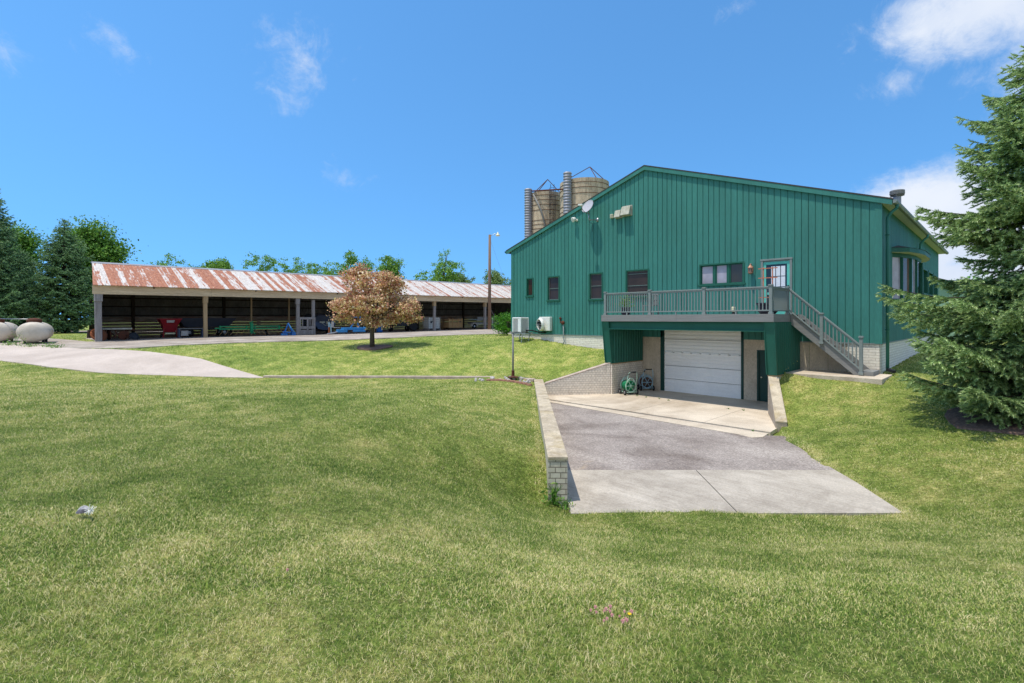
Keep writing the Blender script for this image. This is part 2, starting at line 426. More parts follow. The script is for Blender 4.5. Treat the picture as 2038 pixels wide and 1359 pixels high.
def grassmat(name, ground=False):
    m = NT(name).set(0.5 if not ground else 0.95, 0, 0.3 if not ground else 0.2)
    v = m.coord('Object')
    big = m.noise(v, 0.28, 4, 0.55, 0.6); mid = m.noise(v, 1.6, 5, 0.65, 0.3)
    t = m.math('ADD', m.math('MULTIPLY', big, 0.42), m.math('MULTIPLY', mid, 0.58))
    s0 = m.new('ShaderNodeSeparateXYZ'); m.link(v, s0.inputs[0])     # faint mowing passes
    ph = m.math('ADD', m.math('ADD', m.math('MULTIPLY', s0.outputs[0], 4.2), m.math('MULTIPLY', s0.outputs[1], 2.6)), m.math('MULTIPLY', m.noise(v, 0.12, 2), 9.0))
    t = m.math('ADD', t, m.math('MULTIPLY', m.math('SINE', ph), 0.022))
    if ground:
        t = m.math('ADD', m.math('MULTIPLY', t, 0.62), m.math('MULTIPLY', m.noise(v, 16, 6, 0.9), 0.38))
        col = m.ramp(t, [(0.34, C(62, 84, 34)), (0.5, C(112, 126, 58)), (0.66, C(176, 164, 106))])
    else:
        at = m.new('ShaderNodeAttribute', attribute_name='rnd')
        t = m.math('ADD', m.math('MULTIPLY', t, 0.95), m.math('MULTIPLY', m.math('SUBTRACT', at.outputs['Fac'], 0.5), 0.66))
        col = m.ramp(t, [(0.22, C(58, 90, 24)), (0.37, C(104, 138, 46)), (0.50, C(150, 166, 74)), (0.62, C(196, 188, 122)), (0.80, C(234, 218, 176))])
    # upper lawn colour raised for glancing sun; near thatch darkened as shade between blades
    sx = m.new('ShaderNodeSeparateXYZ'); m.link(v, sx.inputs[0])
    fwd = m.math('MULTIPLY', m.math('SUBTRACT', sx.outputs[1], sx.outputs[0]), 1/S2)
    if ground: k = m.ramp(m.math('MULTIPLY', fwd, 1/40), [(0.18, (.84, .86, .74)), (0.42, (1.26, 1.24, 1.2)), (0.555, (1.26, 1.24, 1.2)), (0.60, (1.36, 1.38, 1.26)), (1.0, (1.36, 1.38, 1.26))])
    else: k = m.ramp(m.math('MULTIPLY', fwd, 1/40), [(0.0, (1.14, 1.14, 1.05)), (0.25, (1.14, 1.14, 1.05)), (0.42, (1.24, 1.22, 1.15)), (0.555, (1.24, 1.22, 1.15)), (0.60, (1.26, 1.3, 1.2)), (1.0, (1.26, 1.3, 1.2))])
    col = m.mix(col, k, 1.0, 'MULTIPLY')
    if ground:                                   # tufts, at two sizes
        for sc, lo, hi in ((55, .62, 1.4), (17, .72, 1.3)):
            vo = m.new('ShaderNodeTexVoronoi'); vo.inputs['Scale'].default_value = sc; m.link(v, vo.inputs['Vector'])
            sc_ = m.new('ShaderNodeSeparateColor'); m.link(vo.outputs['Color'], sc_.inputs[0])
            col = m.mix(col, m.ramp(sc_.outputs[0], [(0, (lo, lo, lo*.9)), (.5, (1,)*3), (1, (hi, hi*.98, hi*1.05))]), 1.0, 'MULTIPLY')
    m.base(col)
    if not ground:
        tr = m.new('ShaderNodeBsdfTranslucent'); m.link(col, tr.inputs['Color'])
        mx = m.new('ShaderNodeMixShader'); mx.inputs[0].default_value = 0.22
        m.link(m.bsdf.outputs[0], mx.inputs[1]); m.link(tr.outputs[0], mx.inputs[2]); m.link(mx.outputs[0], m.out.inputs['Surface'])
    else: m.bump(m.noise(v, 24, 4, 0.8), 0.9, 0.05)
    return m.mat
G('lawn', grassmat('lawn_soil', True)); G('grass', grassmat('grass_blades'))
# ================================================================== camera, light, sky
cam_d = bpy.data.cameras.new('camera'); cam_o = bpy.data.objects.new('camera', cam_d); COL.objects.link(cam_o)
cam_o.location = (0, 0, 0); cam_o.rotation_euler = (pi/2, 0, pi/4)
cam_d.sensor_width = 36; cam_d.lens = 36 * F / 2038; cam_d.shift_y = -(1359/2 - HY) / 2038
cam_d.clip_start = 0.05; cam_d.clip_end = 6000
scene.camera = cam_o
SUN = Vector((-0.12, -0.29, 1.0)).normalized()          # towards the sun
sd = bpy.data.lights.new('sun', 'SUN'); sd.energy = 4.1; sd.angle = radians(0.53); sd.color = (1.0, 0.93, 0.82)
so = bpy.data.objects.new('sun', sd); COL.objects.link(so)
so.rotation_euler = SUN.to_track_quat('Z', 'Y').to_euler(); so.location = (0, 0, 40)

world = bpy.data.worlds.new('World'); scene.world = world; world.use_nodes = True
def build_sky():
    t = world.node_tree; n = t.nodes; L = t.links
    bg = n['Background']; bg.inputs['Strength'].default_value = 0.15
    sky = n.new('ShaderNodeTexSky'); sky.sky_type = 'NISHITA'; sky.sun_disc = False
    sky.sun_elevation = math.asin(SUN.z); sky.sun_rotation = atan2(SUN.x, SUN.y)
    sky.altitude = 300; sky.air_density = 1.0; sky.dust_density = 0.4; sky.ozone_density = 3.0
    tc = n.new('ShaderNodeTexCoord'); d = tc.outputs['Generated']
    sp = n.new('ShaderNodeSeparateXYZ'); L.new(d, sp.inputs[0])
    ab = n.new('ShaderNodeMath'); ab.operation = 'MULTIPLY_ADD'; L.new(sp.outputs[2], ab.inputs[0]); ab.inputs[1].default_value = 0.8; ab.inputs[2].default_value = 0.225
    cb_ = n.new('ShaderNodeCombineXYZ'); L.new(sp.outputs[0], cb_.inputs[0]); L.new(sp.outputs[1], cb_.inputs[1]); L.new(ab.outputs[0], cb_.inputs[2])
    nv = n.new('ShaderNodeVectorMath'); nv.operation = 'NORMALIZE'; L.new(cb_.outputs[0], nv.inputs[0]); L.new(nv.outputs[0], sky.inputs['Vector'])
    def mth(op, a, b=None, clamp=False):
        nd = n.new('ShaderNodeMath'); nd.operation = op; nd.use_clamp = clamp
        for i, v in enumerate((a, b)):
            if v is None: continue
            if hasattr(v, 'is_linked'): L.new(v, nd.inputs[i])
            else: nd.inputs[i].default_value = v
        return nd.outputs[0]
    def cloudmask(px, py, rx, ry, amp):
        c = atD(px, py, 1.0); ln = c.length; c = c / ln
        fwd = c.copy(); right = fwd.cross(Vector((0, 0, 1))).normalized(); up = right.cross(fwd)
        outs = []
        for ax, r in ((right, rx / F / ln), (up, ry / F / ln)):
            vm = n.new('ShaderNodeVectorMath'); vm.operation = 'DOT_PRODUCT'; L.new(d, vm.inputs[0]); vm.inputs[1].default_value = ax
            q = mth('DIVIDE', vm.outputs['Value'], r); outs.append(mth('MULTIPLY', q, q))
        vm = n.new('ShaderNodeVectorMath'); vm.operation = 'DOT_PRODUCT'; L.new(d, vm.inputs[0]); vm.inputs[1].default_value = fwd
        front = mth('GREATER_THAN', vm.outputs['Value'], 0.3)
        dist = mth('SQRT', mth('ADD', outs[0], outs[1]))
        return mth('MULTIPLY', mth('MULTIPLY', mth('SUBTRACT', 1.0, dist, True), front), amp)
    clouds = [(590, 135, 110, 140, .72), (705, 150, 55, 90, .48), (235, 80, 110, 75, .50), (5, 100, 80, 80, .52), (690, 350, 90, 60, .48),
              (1940, 30, 290, 140, 1.4), (1775, 165, 100, 85, .85), (2080, 150, 150, 200, 1.1), (1930, 150, 130, 80, .6),
              (1860, 450, 190, 170, 2.2), (2030, 520, 260, 160, 1.8), (1900, 560, 200, 120, 1.6), (1470, 15, 80, 50, .5), (2450, 300, 300, 300, 1.5), (-500, 200, 300, 200, 1.2)]
    tot = None
    for c in clouds:
        m = cloudmask(*c)
        tot = m if tot is None else mth('MAXIMUM', tot, m)
    def nz(scale, detail, rough, dist):
        nn = n.new('ShaderNodeTexNoise'); nn.inputs['Scale'].default_value = scale; nn.inputs['Detail'].default_value = detail
        nn.inputs['Roughness'].default_value = rough; nn.inputs['Distortion'].default_value = dist; L.new(d, nn.inputs['Vector']); return nn.outputs['Fac']
    f = mth('ADD', mth('MULTIPLY', nz(7.0, 12, 0.68, 0.7), 0.75), mth('MULTIPLY', nz(20.0, 10, 0.7, 0.6), 0.5))
    dens = mth('SUBTRACT', mth('ADD', mth('MULTIPLY', tot, 0.75), mth('MULTIPLY', f, 1.5)), 1.16)
    gate = mth('MULTIPLY', tot, 6.0, True)
    mr = n.new('ShaderNodeMapRange'); mr.interpolation_type = 'SMOOTHSTEP'; L.new(dens, mr.inputs[0]); mr.inputs[1].default_value = 0.0; mr.inputs[2].default_value = 0.70
    dens = mth('MULTIPLY', mr.outputs[0], gate)
    # unseen broken cloud added overhead and behind the camera for neutral fill light
    vm = n.new('ShaderNodeVectorMath'); vm.operation = 'DOT_PRODUCT'; L.new(d, vm.inputs[0]); vm.inputs[1].default_value = W(0, 1, 0)
    back = n.new('ShaderNodeMapRange'); back.interpolation_type = 'SMOOTHSTEP'; L.new(vm.outputs['Value'], back.inputs[0]); back.inputs[1].default_value = 0.05; back.inputs[2].default_value = -0.4
    topm = n.new('ShaderNodeMapRange'); topm.interpolation_type = 'SMOOTHSTEP'; L.new(sp.outputs[2], topm.inputs[0]); topm.inputs[1].default_value = 0.68; topm.inputs[2].default_value = 0.86
    fld = n.new('ShaderNodeMapRange'); fld.interpolation_type = 'SMOOTHSTEP'; L.new(nz(2.6, 9, 0.6, 0.5), fld.inputs[0]); fld.inputs[1].default_value = 0.42; fld.inputs[2].default_value = 0.60
    far = mth('MULTIPLY', mth('MAXIMUM', back.outputs[0], topm.outputs[0]), 0.8, True)
    dens = mth('MAXIMUM', dens, mth('MULTIPLY', mth('MAXIMUM', back.outputs[0], topm.outputs[0]), mth('MULTIPLY', fld.outputs[0], 0.9)))
    # cloud brightness: the sunlit body with slightly greyer folds
    cr = n.new('ShaderNodeValToRGB'); L.new(nz(9.0, 6, 0.55, 0.2), cr.inputs[0])
    cr.color_ramp.elements[0].position = 0.35; cr.color_ramp.elements[0].color = (4.7, 5.3, 6.4, 1)
    cr.color_ramp.elements[1].position = 0.65; cr.color_ramp.elements[1].color = (5.6, 6.0, 6.7, 1)
    hs = n.new('ShaderNodeMix'); hs.data_type = 'RGBA'; hs.blend_type = 'MULTIPLY'; hs.inputs[0].default_value = 1.0
    L.new(sky.outputs[0], hs.inputs[6]); hs.inputs[7].default_value = SKY_TINT
    mx = n.new('ShaderNodeMix'); mx.data_type = 'RGBA'; L.new(dens, mx.inputs[0]); L.new(hs.outputs[2], mx.inputs[6])
    # the added unseen clouds are made brighter still to light the garage door
    cb = n.new('ShaderNodeMix'); cb.data_type = 'RGBA'; L.new(far, cb.inputs[0]); L.new(cr.outputs[0], cb.inputs[6]); cb.inputs[7].default_value = (8.0, 8.0, 8.0, 1)
    L.new(cb.outputs[2], mx.inputs[7]); L.new(mx.outputs[2], bg.inputs['Color'])
    pass
SKY_TINT = (0.78, 1.36, 1.60, 1)
build_sky()
vs = scene.view_settings
vs.view_transform = 'Standard'; vs.look = 'None'; vs.exposure = 0.0; vs.gamma = 1.0; vs.use_curve_mapping = False
scene.display_settings.display_device = 'sRGB'
scene.cycles.max_bounces = 8; scene.cycles.diffuse_bounces = 5; scene.cycles.glossy_bounces = 3; scene.cycles.transmission_bounces = 4
scene.cycles.use_adaptive_sampling = True; scene.cycles.adaptive_threshold = 0.012

# ================================================================== terrain
CTRL = [(0,0,-1.6),(-2.5,2.3,-1.6),(0,2.3,-1.66),(2.5,2.3,-1.72),(-6,2,-1.55),(6,2,-1.8),(0,-8,-1.35),(-12,-6,-1.3),(12,-6,-1.6),
 (-6.1,6,-1.76),(-12.2,12,-1.9),(-6.2,10,-2.0),(-3.2,10,-2.15),(-9.9,16,-2.2),(-3.5,16,-2.42),(-2.5,6,-1.95),
 (-24,23.5,-2.0),(-17.7,23,-2.3),(-11.25,22.4,-2.66),(-4.9,22.2,-2.72),(-8,22.75,-2.68),(-3,22.7,-2.70),(.6,21.3,-2.72),(-1.5,20,-2.66),
 (.6,15.5,-2.93),(.55,12.8,-2.93),(.5,10.4,-3.0),(.45,9.6,-3.42),(.3,9.0,-3.40),(.8,18.5,-2.82),
 (1.6,8.9,-3.47),(4.3,8.9,-3.47),(7.1,8.9,-3.455),(1.5,5,-2.4),(4.5,5,-2.42),(-1,5,-2.05),(-1,9.5,-2.68),(-2.5,9.5,-2.3),(-.5,13,-2.66),(-2,14,-2.45),(-.3,18,-2.66),
 (8.0,14.6,-3.40),(7.5,11.4,-3.445),(7.2,9,-3.455),(8.6,13,-3.1),(9.5,11,-2.95),(8.75,15.5,-3.28),(9.4,16.6,-2.85),(9.95,17.5,-2.35),(9.6,15.5,-3.0),(10,9,-2.75),(6,5,-2.38),(9,6,-2.4),(14,9,-2.45),
 (10,17.9,-2.08),(11.5,16.9,-2.04),(12.6,17.2,-1.98),(12.3,12,-2.4),(20,12,-2.3),(20,20,-1.95),(16,20,-1.9),(30,30,-1.8),(13.2,18.3,-1.9),
 (-11,24.3,-2.40),(-4.9,24.2,-2.40),(-8,23.3,-2.6),(-2,23.3,-2.6),(.9,22.7,-2.62),(1.6,22.8,-2.86),(4.4,23.1,-2.0),(3,23,-2.42),(3,25,-2.0),
 (6.19,24.8,-1.62),(1.34,29.6,-1.12),(0,30.8,-1.1),(-8.4,30,-1.70),(-16,26,-1.85),(-20.8,27,-1.57),(-13.3,33.2,-1.35),(-6.3,37,-1.22),(-.7,39,-1.14),(2.5,34,-1.1),
 (-26.2,31.7,-1.44),(-17.4,40.6,-1.33),(-7.8,50.2,-1.2),(-2.8,55,-1.12),(-32,37.4,-1.42),(-13,56,-1.27),(0,60,-1.1),
 (-28,28.5,-1.5),(-26,26,-1.75),(-24,29,-1.55),(0,100,-1.1),(-80,60,-1.3),(-60,100,-1.2),(60,100,-1.5),(100,40,-1.8),(-60,10,-1.5),(-40,-20,-1.4),(40,-20,-1.8),(40,10,-2.1),(-35,20,-1.6),(25,45,-1.5)]
_c = np.array(CTRL, dtype=float)
def _tps(d2):
    return np.where(d2 > 1e-9, 0.5 * d2 * np.log(np.maximum(d2, 1e-12)), 0.0)
_P = _c[:, :2] / 10.0
_n = len(_P)
_A = np.zeros((_n+3, _n+3))
_A[:_n, :_n] = _tps(((_P[:, None] - _P[None])**2).sum(-1)) + np.eye(_n) * 2e-4
_A[:_n, _n] = 1; _A[:_n, _n+1:] = _P; _A[_n, :_n] = 1; _A[_n+1:, :_n] = _P.T
_w = np.linalg.solve(_A, np.concatenate([_c[:, 2], np.zeros(3)]))
def ground_np(xc, zc):
    xc = np.atleast_1d(np.asarray(xc, float)); zc = np.atleast_1d(np.asarray(zc, float))
    out = np.empty(xc.shape); fx, fz, fo = xc.ravel(), zc.ravel(), out.ravel()
    for i in range(0, fx.size, 20000):
        q = np.stack([fx[i:i+20000], fz[i:i+20000]], 1)
        r = np.hypot(q[:, 0], q[:, 1]); sc = np.minimum(1.0, 130.0 / np.maximum(r, 1e-6)); qq = q * sc[:, None] / 10
        val = _tps(((qq[:, None] - _P[None])**2).sum(-1)) @ _w[:_n] + _w[_n] + qq @ _w[_n+1:]
        b = np.clip((r - 70) / 60, 0, 1)
        fo[i:i+20000] = np.clip(val * (1-b) - 1.35 * b, -3.7, -0.9)
    return fo.reshape(xc.shape)
def ground(X, Y):
    xc, zc = cam(X, Y)
    return float(ground_np(xc, zc)[0])
def drive_np(xc, zc):
    return -3.40 - 0.10 * np.clip((14.5 - zc) / 5.5, 0, 1)
def inpoly(x, y, poly):
    x = np.asarray(x); y = np.asarray(y); ins = np.zeros(x.shape, bool); n = len(poly)
    for i in range(n):
        x0, y0 = poly[i]; x1, y1 = poly[(i+1) % n]
        if y0 == y1: continue
        cnd = ((y0 > y) != (y1 > y)) & (x < (x1 - x0) * (y - y0) / (y1 - y0) + x0)
        ins ^= cnd
    return ins
def c2(X, Y): return cam(X, Y)
# plan outlines in (right, forward) metres
LW_R = lambda zc: 1.066 + (1.342 - 1.066) * (zc - 9.5) / 12.1         # right face of the long wall
PIT = [c2(-12.98, 22.3), c2(-12.98, 19.3), c2(-13.02, 19.27), c2(-15.17, 16.42), (1.2, 21.7), (.9, 9.6), (.95, 9.04)] + [(1.05+.2*i, 9.06+.035*sin(i*1.7)+.03*sin(i*.61+1)) for i in range(30)] + [(7.02+.157*.16*i-.08+.05*sin(i*.55)+.025*sin(i*1.3+1), 9.08+.16*i) for i in range(34)] + [c2(-5.10, 16.80), c2(-6.06, 19.2), c2(-6.08, 22.3)]
ASPH = [(1.22, 11.46), (7.40, 11.46), (7.60, 13), (7.92, 14.6), c2(-5.75, 15.13), c2(-8.4, 15.25), c2(-11.15, 15.4), c2(-14.1, 15.6), (1.25, 20.4)]
APRON = [(1.06, 9.0), (7.05, 9.03), (7.30, 10.6), (7.38, 11.45), (1.10, 11.45)]
PAD = [c2(-14.1, 15.62), c2(-11.15, 15.42), c2(-8.4, 15.27), c2(-5.75, 15.15), c2(-5.3, 15.0), c2(-5.1, 15.3), c2(-5.2, 16.9), c2(-5.95, 19.2), c2(-6.23, 21.9), c2(-12.84, 21.9), c2(-12.98, 19.2), c2(-14.75, 16.8)]
def pxz(px, py, z):
    zc = z * F / (HY - py); return ((px - CX) / F * zc, zc)
PATH = [(-60, 30.5), (-30.0, 29.4), pxz(120, 693.5, -1.66), pxz(200, 694.5, -1.61), pxz(240, 697, -1.65), pxz(300, 705, -1.84), pxz(400, 722, -2.2), pxz(470, 738, -2.45), pxz(522, 747.5, -2.56), pxz(524, 750, -2.6),
        pxz(400, 748, -2.5), pxz(300, 744, -2.4), pxz(200, 738, -2.28), pxz(100, 729, -2.13), pxz(0, 719, -2.0), (-34, 25.0), (-60, 25.2)]
GRAV = [c2(-62, -12), c2(-52, 1.6), c2(-41.4, 3.4), c2(-41.2, 3.9), c2(-49.2, 3.9), c2(-49.2, 47), c2(-40, 47), c2(-22.5, 47), c2(-22.5, 27.5), (1.6, 37.3), (-.7, 38.3), (-6.3, 36.0), (-13.3, 32.2), (-19, 28.2), (-20.6, 26.9), (-30, 29.4), (-60, 30.6)]
SLABX = [c2(-6.08, 20.05), c2(-3.08, 20.05), c2(-3.08, 22.3), c2(-6.08, 22.3)]
SLAB = [c2(-5.9, 19.95), c2(-3.0, 19.95), c2(-3.0, 21.88), c2(-5.9, 21.88)]

def axis(fine0, fine1, step, far, g=1.13):
    v = list(np.arange(fine0, fine1 + 1e-6, step)); d = step
    while v[-1] < far: d *= g; v.append(v[-1] + d)
    d = step; lo = [fine0]
    while lo[-1] > -far: d *= g; lo.append(lo[-1] - d)
    return np.array(lo[:0:-1] + v)
gx = axis(0.3, 10.6, 0.085, 2500, 1.1); gz = axis(8.4, 25.5, 0.085, 2500, 1.1)
XX, ZZ = np.meshgrid(gx, gz)
def build_ground():
    z = ground_np(XX, ZZ)
    # small bumps of a mown field
    z = z + 0.006*np.sin(XX*2.1+1.3*np.sin(ZZ*0.9))*np.sin(ZZ*1.7+0.8*np.sin(XX*1.1)) * (np.hypot(XX, ZZ) < 60)
    ins = inpoly(XX, ZZ, PIT)
    z = np.where(ins, drive_np(XX, ZZ) - 0.12, z)
    for poly, dz in ((PATH, .05), (GRAV, .05), (SLABX, .4)):
        z = np.where(inpoly(XX, ZZ, poly), z - dz, z)
    # under the barn the soil stays low
    Xw = (XX - ZZ)/S2; Yw = (XX + ZZ)/S2
    ub = (Xw > -21.7) & (Xw < -3.6) & (Yw > 21.93) & (Yw < 41)
    z = np.where(ub, -3.9, z)
    nz_, nx = XX.shape
    V = np.stack([Xw.ravel(), Yw.ravel(), z.ravel()], 1)
    i = (np.arange(nz_-1)[:, None]*nx + np.arange(nx-1)[None]).ravel()
    q = np.stack([i, i+1, i+nx+1, i+nx], 1)
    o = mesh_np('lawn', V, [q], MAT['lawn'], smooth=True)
    tag(o, kind='structure')
build_ground()

def sheet(name, poly, zf, mat, step=0.3, thick=0.12, lift=0.0, label=None):
    """ground sheet clipped to a plan polygon, draped on zf, with a skirt"""
    import bmesh
    P = np.array(poly); x0, y0 = P.min(0); x1, y1 = P.max(0)
    bm = bmesh.new()
    vs = [bm.verts.new((p[0], p[1], 0)) for p in poly]
    bm.faces.new(vs)
    nx = max(1, min(160, int((x1-x0)/step))); ny = max(1, min(160, int((y1-y0)/step)))
    for i in range(1, nx):
        bmesh.ops.bisect_plane(bm, geom=bm.verts[:]+bm.edges[:]+bm.faces[:], plane_co=(x0+(x1-x0)*i/nx, 0, 0), plane_no=(1, 0, 0))
    for i in range(1, ny):
        bmesh.ops.bisect_plane(bm, geom=bm.verts[:]+bm.edges[:]+bm.faces[:], plane_co=(0, y0+(y1-y0)*i/ny, 0), plane_no=(0, 1, 0))
    bmesh.ops.triangulate(bm, faces=bm.faces[:])
    bm.normal_update()
    for f in bm.faces:
        if f.normal.z < 0: f.normal_flip()
    bed = [e for e in bm.edges if len(e.link_faces) == 1]
    ret = bmesh.ops.extrude_edge_only(bm, edges=bed)
    low = {g for g in ret['geom'] if isinstance(g, bmesh.types.BMVert)}
    for v in bm.verts:
        x, zc = v.co.x, v.co.y
        h = float(zf(np.array([x]), np.array([zc]))[0]) + lift - (thick if v in low else 0)
        v.co = W(x, zc, h)
    me = bpy.data.meshes.new(name); bm.to_mesh(me); bm.free(); me.materials.append(mat)
    o = bpy.data.objects.new(name, me); COL.objects.link(o)
    tag(o, kind='structure')
    if label: o['label'] = label
    return o
sheet('asphalt_drive', ASPH, drive_np, MAT['asphalt'], 0.5)
# two apron slabs with an open joint between them
jA, jB = pxz(1387, 938, -3.458), pxz(1471, 1024, -3.5)
dx = (jB[0]-jA[0])
AP1 = [APRON[0], (jB[0]-.012, 9.013), (jA[0]-.012, 11.45), APRON[4]]
AP2 = [(jB[0]+.012, 9.013), APRON[1], APRON[2], APRON[3], (jA[0]+.012, 11.45)]
sheet('concrete_apron', AP1, drive_np, MAT['concrete'], 0.5, lift=0.012)
sheet('concrete_apron', AP2, drive_np, MAT['concrete'], 0.5, lift=0.012)
# garage pad in three bands: front lip, drain channel left open, and the floor behind
def clipY(poly, y, keep_above):
    pts = [((a-b)/S2, (a+b)/S2) for a, b in poly]; out = []
    for i in range(len(pts)):
        p, q = pts[i], pts[(i+1) % len(pts)]
        pi_, qi = (p[1] >= y) == keep_above, (q[1] >= y) == keep_above
        if pi_: out.append(p)
        if pi_ != qi:
            t = (y - p[1]) / (q[1] - p[1]); out.append((p[0]+(q[0]-p[0])*t, y))
    return [c2(*p) for p in out]
sheet('garage_pad', clipY(PAD, 15.90, False), drive_np, MAT['concrete_pad'], 0.5, lift=0.014)
mid = clipY(clipY(PAD, 16.10, True), 19.62, False)
# joints running towards the door
def clipX(poly, x, keep_above):
    pts = [((a-b)/S2, (a+b)/S2) for a, b in poly]; out = []
    for i in range(len(pts)):
        p, q = pts[i], pts[(i+1) % len(pts)]
        a_, b_ = (p[0] >= x) == keep_above, (q[0] >= x) == keep_above
        if a_: out.append(p)
        if a_ != b_:
            t = (x - p[0]) / (q[0] - p[0]); out.append((x, p[1]+(q[1]-p[1])*t))
    return [c2(*p) for p in out]
for a, b in ((-20, -9.95), (-9.935, -7.2), (-7.185, 0)):
    sheet('garage_pad', clipX(clipX(mid, a, True), b, False), drive_np, MAT['concrete_pad'], 0.6, lift=0.014)
sheet('garage_pad', clipY(PAD, 19.635, True), drive_np, MAT['concrete_pad'], 0.6, lift=0.014)
sheet('path', PATH, ground_np, MAT['path'], 0.5, lift=0.012)
sheet('gravel_yard', GRAV, ground_np, MAT['gravel'], 0.7, lift=0.02)
sheet('far_road', [(-70, 52.5), (-36, 52.0), (-26.5, 54), (-26.5, 56.5), (-36, 55.0), (-70, 55.5)], ground_np, MAT['path'], 1.0, lift=0.09)

# drain: steel trough and bar grate in the open channel
dr = thing('trench_drain', 'long dark steel trench drain crossing the concrete pad before the garage door', 'drain', (-10, 16, -3.41))
MB().box((-14.2, 15.905, -3.56), (-5.35, 16.095, -3.50)).build('channel', MAT['rubber'], dr)
g = MB()
for sy in (15.915, 16.0, 16.085): g.box((-14.2, sy-.006, -3.50), (-5.35, sy+.006, -3.43))
x = -14.15
while x < -5.4:
    g.box((x, 15.921, -3.495), (x+.015, 16.079, -3.445)); x += 0.16
g.build('grate', MAT['dark_metal'], dr)

# ================================================================== grass: one countless mass
EXCL = [PIT, PATH, GRAV, SLAB]
def grass():
    bands = [(0.9, 3.0, 17000), (3.0, 4.5, 14000), (4.5, 6.5, 7500), (6.5, 9.5, 3800), (9.5, 13, 1900), (13, 18, 900), (18, 24, 560), (24, 32, 380), (32, 45, 180)]
    allv, tris, quads, rnd = [], [], [], []
    base = 0
    for z0, z1, den in bands:
        xw = 1.06*z1 + 1.5
        n = int(2*xw*(z1-z0)*den)
        xc = NP.uniform(-xw, xw, n); zc = NP.uniform(z0, z1, n)
        keep = np.abs(xc) < 1.06*zc + 1.5
        jx = xc + NP.normal(0, .035, n) + .05*np.sin(zc*5.3) ; jz = zc + NP.normal(0, .035, n) + .05*np.sin(xc*4.7)
        for p in EXCL: keep &= ~inpoly(jx, jz, p)
        X = (xc-zc)/S2; Y = (xc+zc)/S2
        keep &= ~((X > -21.95) & (X < -3.3) & (Y > 21.85))
        lw = (xc - (0.876 + 0.276*(zc-9.5)/12.1)); keep &= ~((np.abs(lw) < 0.21) & (zc > 9.45) & (zc < 22.0))
        keep &= ~(((X+34.3/S2*1.0-0)*0) > 1)
        # patchy thickness
        th = 0.55 + 0.45*np.sin(xc*1.7+np.sin(zc*1.3)*1.5)*np.sin(zc*1.1+np.sin(xc*.7)*1.2)
        th = 1 if z0 > 17 else th
        keep &= NP.uniform(0, 1, n) < 0.72 + 0.28*th
        fr = np.exp(-((xc-7.05-.157*(zc-9.03))/.16)**2)*((zc > 8.9) & (zc < 15.5)) + np.exp(-((lw+.3)/.09)**2)*((zc > 9.4) & (zc < 20))
        fr = fr[keep]
        xc, zc = xc[keep], zc[keep]; n = len(xc)
        if n == 0: continue
        gz_ = ground_np(xc, zc)
        mid = (z0+z1)/2
        w = 0.0018*(max(mid, 2.2)/2.2)**0.9 * NP.uniform(.7, 1.3, n)
        edge = np.exp(-np.maximum(0, np.minimum.reduce([np.abs(zc-8.95)+10*((xc < .3) | (xc > 7.3))]))/0.18)
        h = NP.uniform(.013, .03, n) * (1 + 0.9*(NP.uniform(0, 1, n) > .97)) * (1 + min(1.0, max(0, mid-3.2)*.12)) * (1 + 1.0*edge*NP.uniform(.3, 1, n))
        az = NP.uniform(0, 2*pi, n); lean = NP.uniform(.6, 1.5, n); fa = NP.uniform(0, 2*pi, n)
        bx, bz = np.cos(fa)*w/2, np.sin(fa)*w/2
        lx, lz = np.cos(az)*np.sin(lean), np.sin(az)*np.sin(lean); ly = np.cos(lean)
        def pos(a, b, z): return np.stack([(a-b)/S2, (a+b)/S2, z], 1)
        p0 = pos(xc-bx, zc-bz, gz_-.006); p1 = pos(xc+bx, zc+bz, gz_-.006)
        r = NP.uniform(0, 1, n) + .95*fr*NP.uniform(.2, 1, n)
        if mid < 4:
            mx, mz, my = xc+lx*h*.5, zc+lz*h*.5, gz_+h*(.14+.55*ly)
            p2 = pos(mx+bx*.8, mz+bz*.8, my); p3 = pos(mx-bx*.8, mz-bz*.8, my)
            tp = pos(xc+lx*h*1.2, zc+lz*h*1.2, gz_+h*(.16+.85*ly))
            allv.append(np.stack([p0, p1, p2, p3, tp], 1).reshape(-1, 3))
            i = base + np.arange(n)*5
            quads.append(np.stack([i, i+1, i+2, i+3], 1)); tris.append(np.stack([i+3, i+2, i+4], 1)); base += 5*n; rnd.append(np.repeat(r, 5))
        else:
            tp = pos(xc+lx*h*.9, zc+lz*h*.9, gz_+h*np.clip(.35+.65*ly, .4, 1))
            allv.append(np.stack([p0, p1, tp], 1).reshape(-1, 3))
            i = base + np.arange(n)*3
            tris.append(np.stack([i, i+1, i+2], 1)); base += 3*n; rnd.append(np.repeat(r, 3))
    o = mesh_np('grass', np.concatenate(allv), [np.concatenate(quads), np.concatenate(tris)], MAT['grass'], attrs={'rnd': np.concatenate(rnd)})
    tag(o, 'short mown green lawn grass with dry straw coloured patches', 'grass', kind='stuff')
    print('grass blades', sum(len(r_) for r_ in rnd)//4)
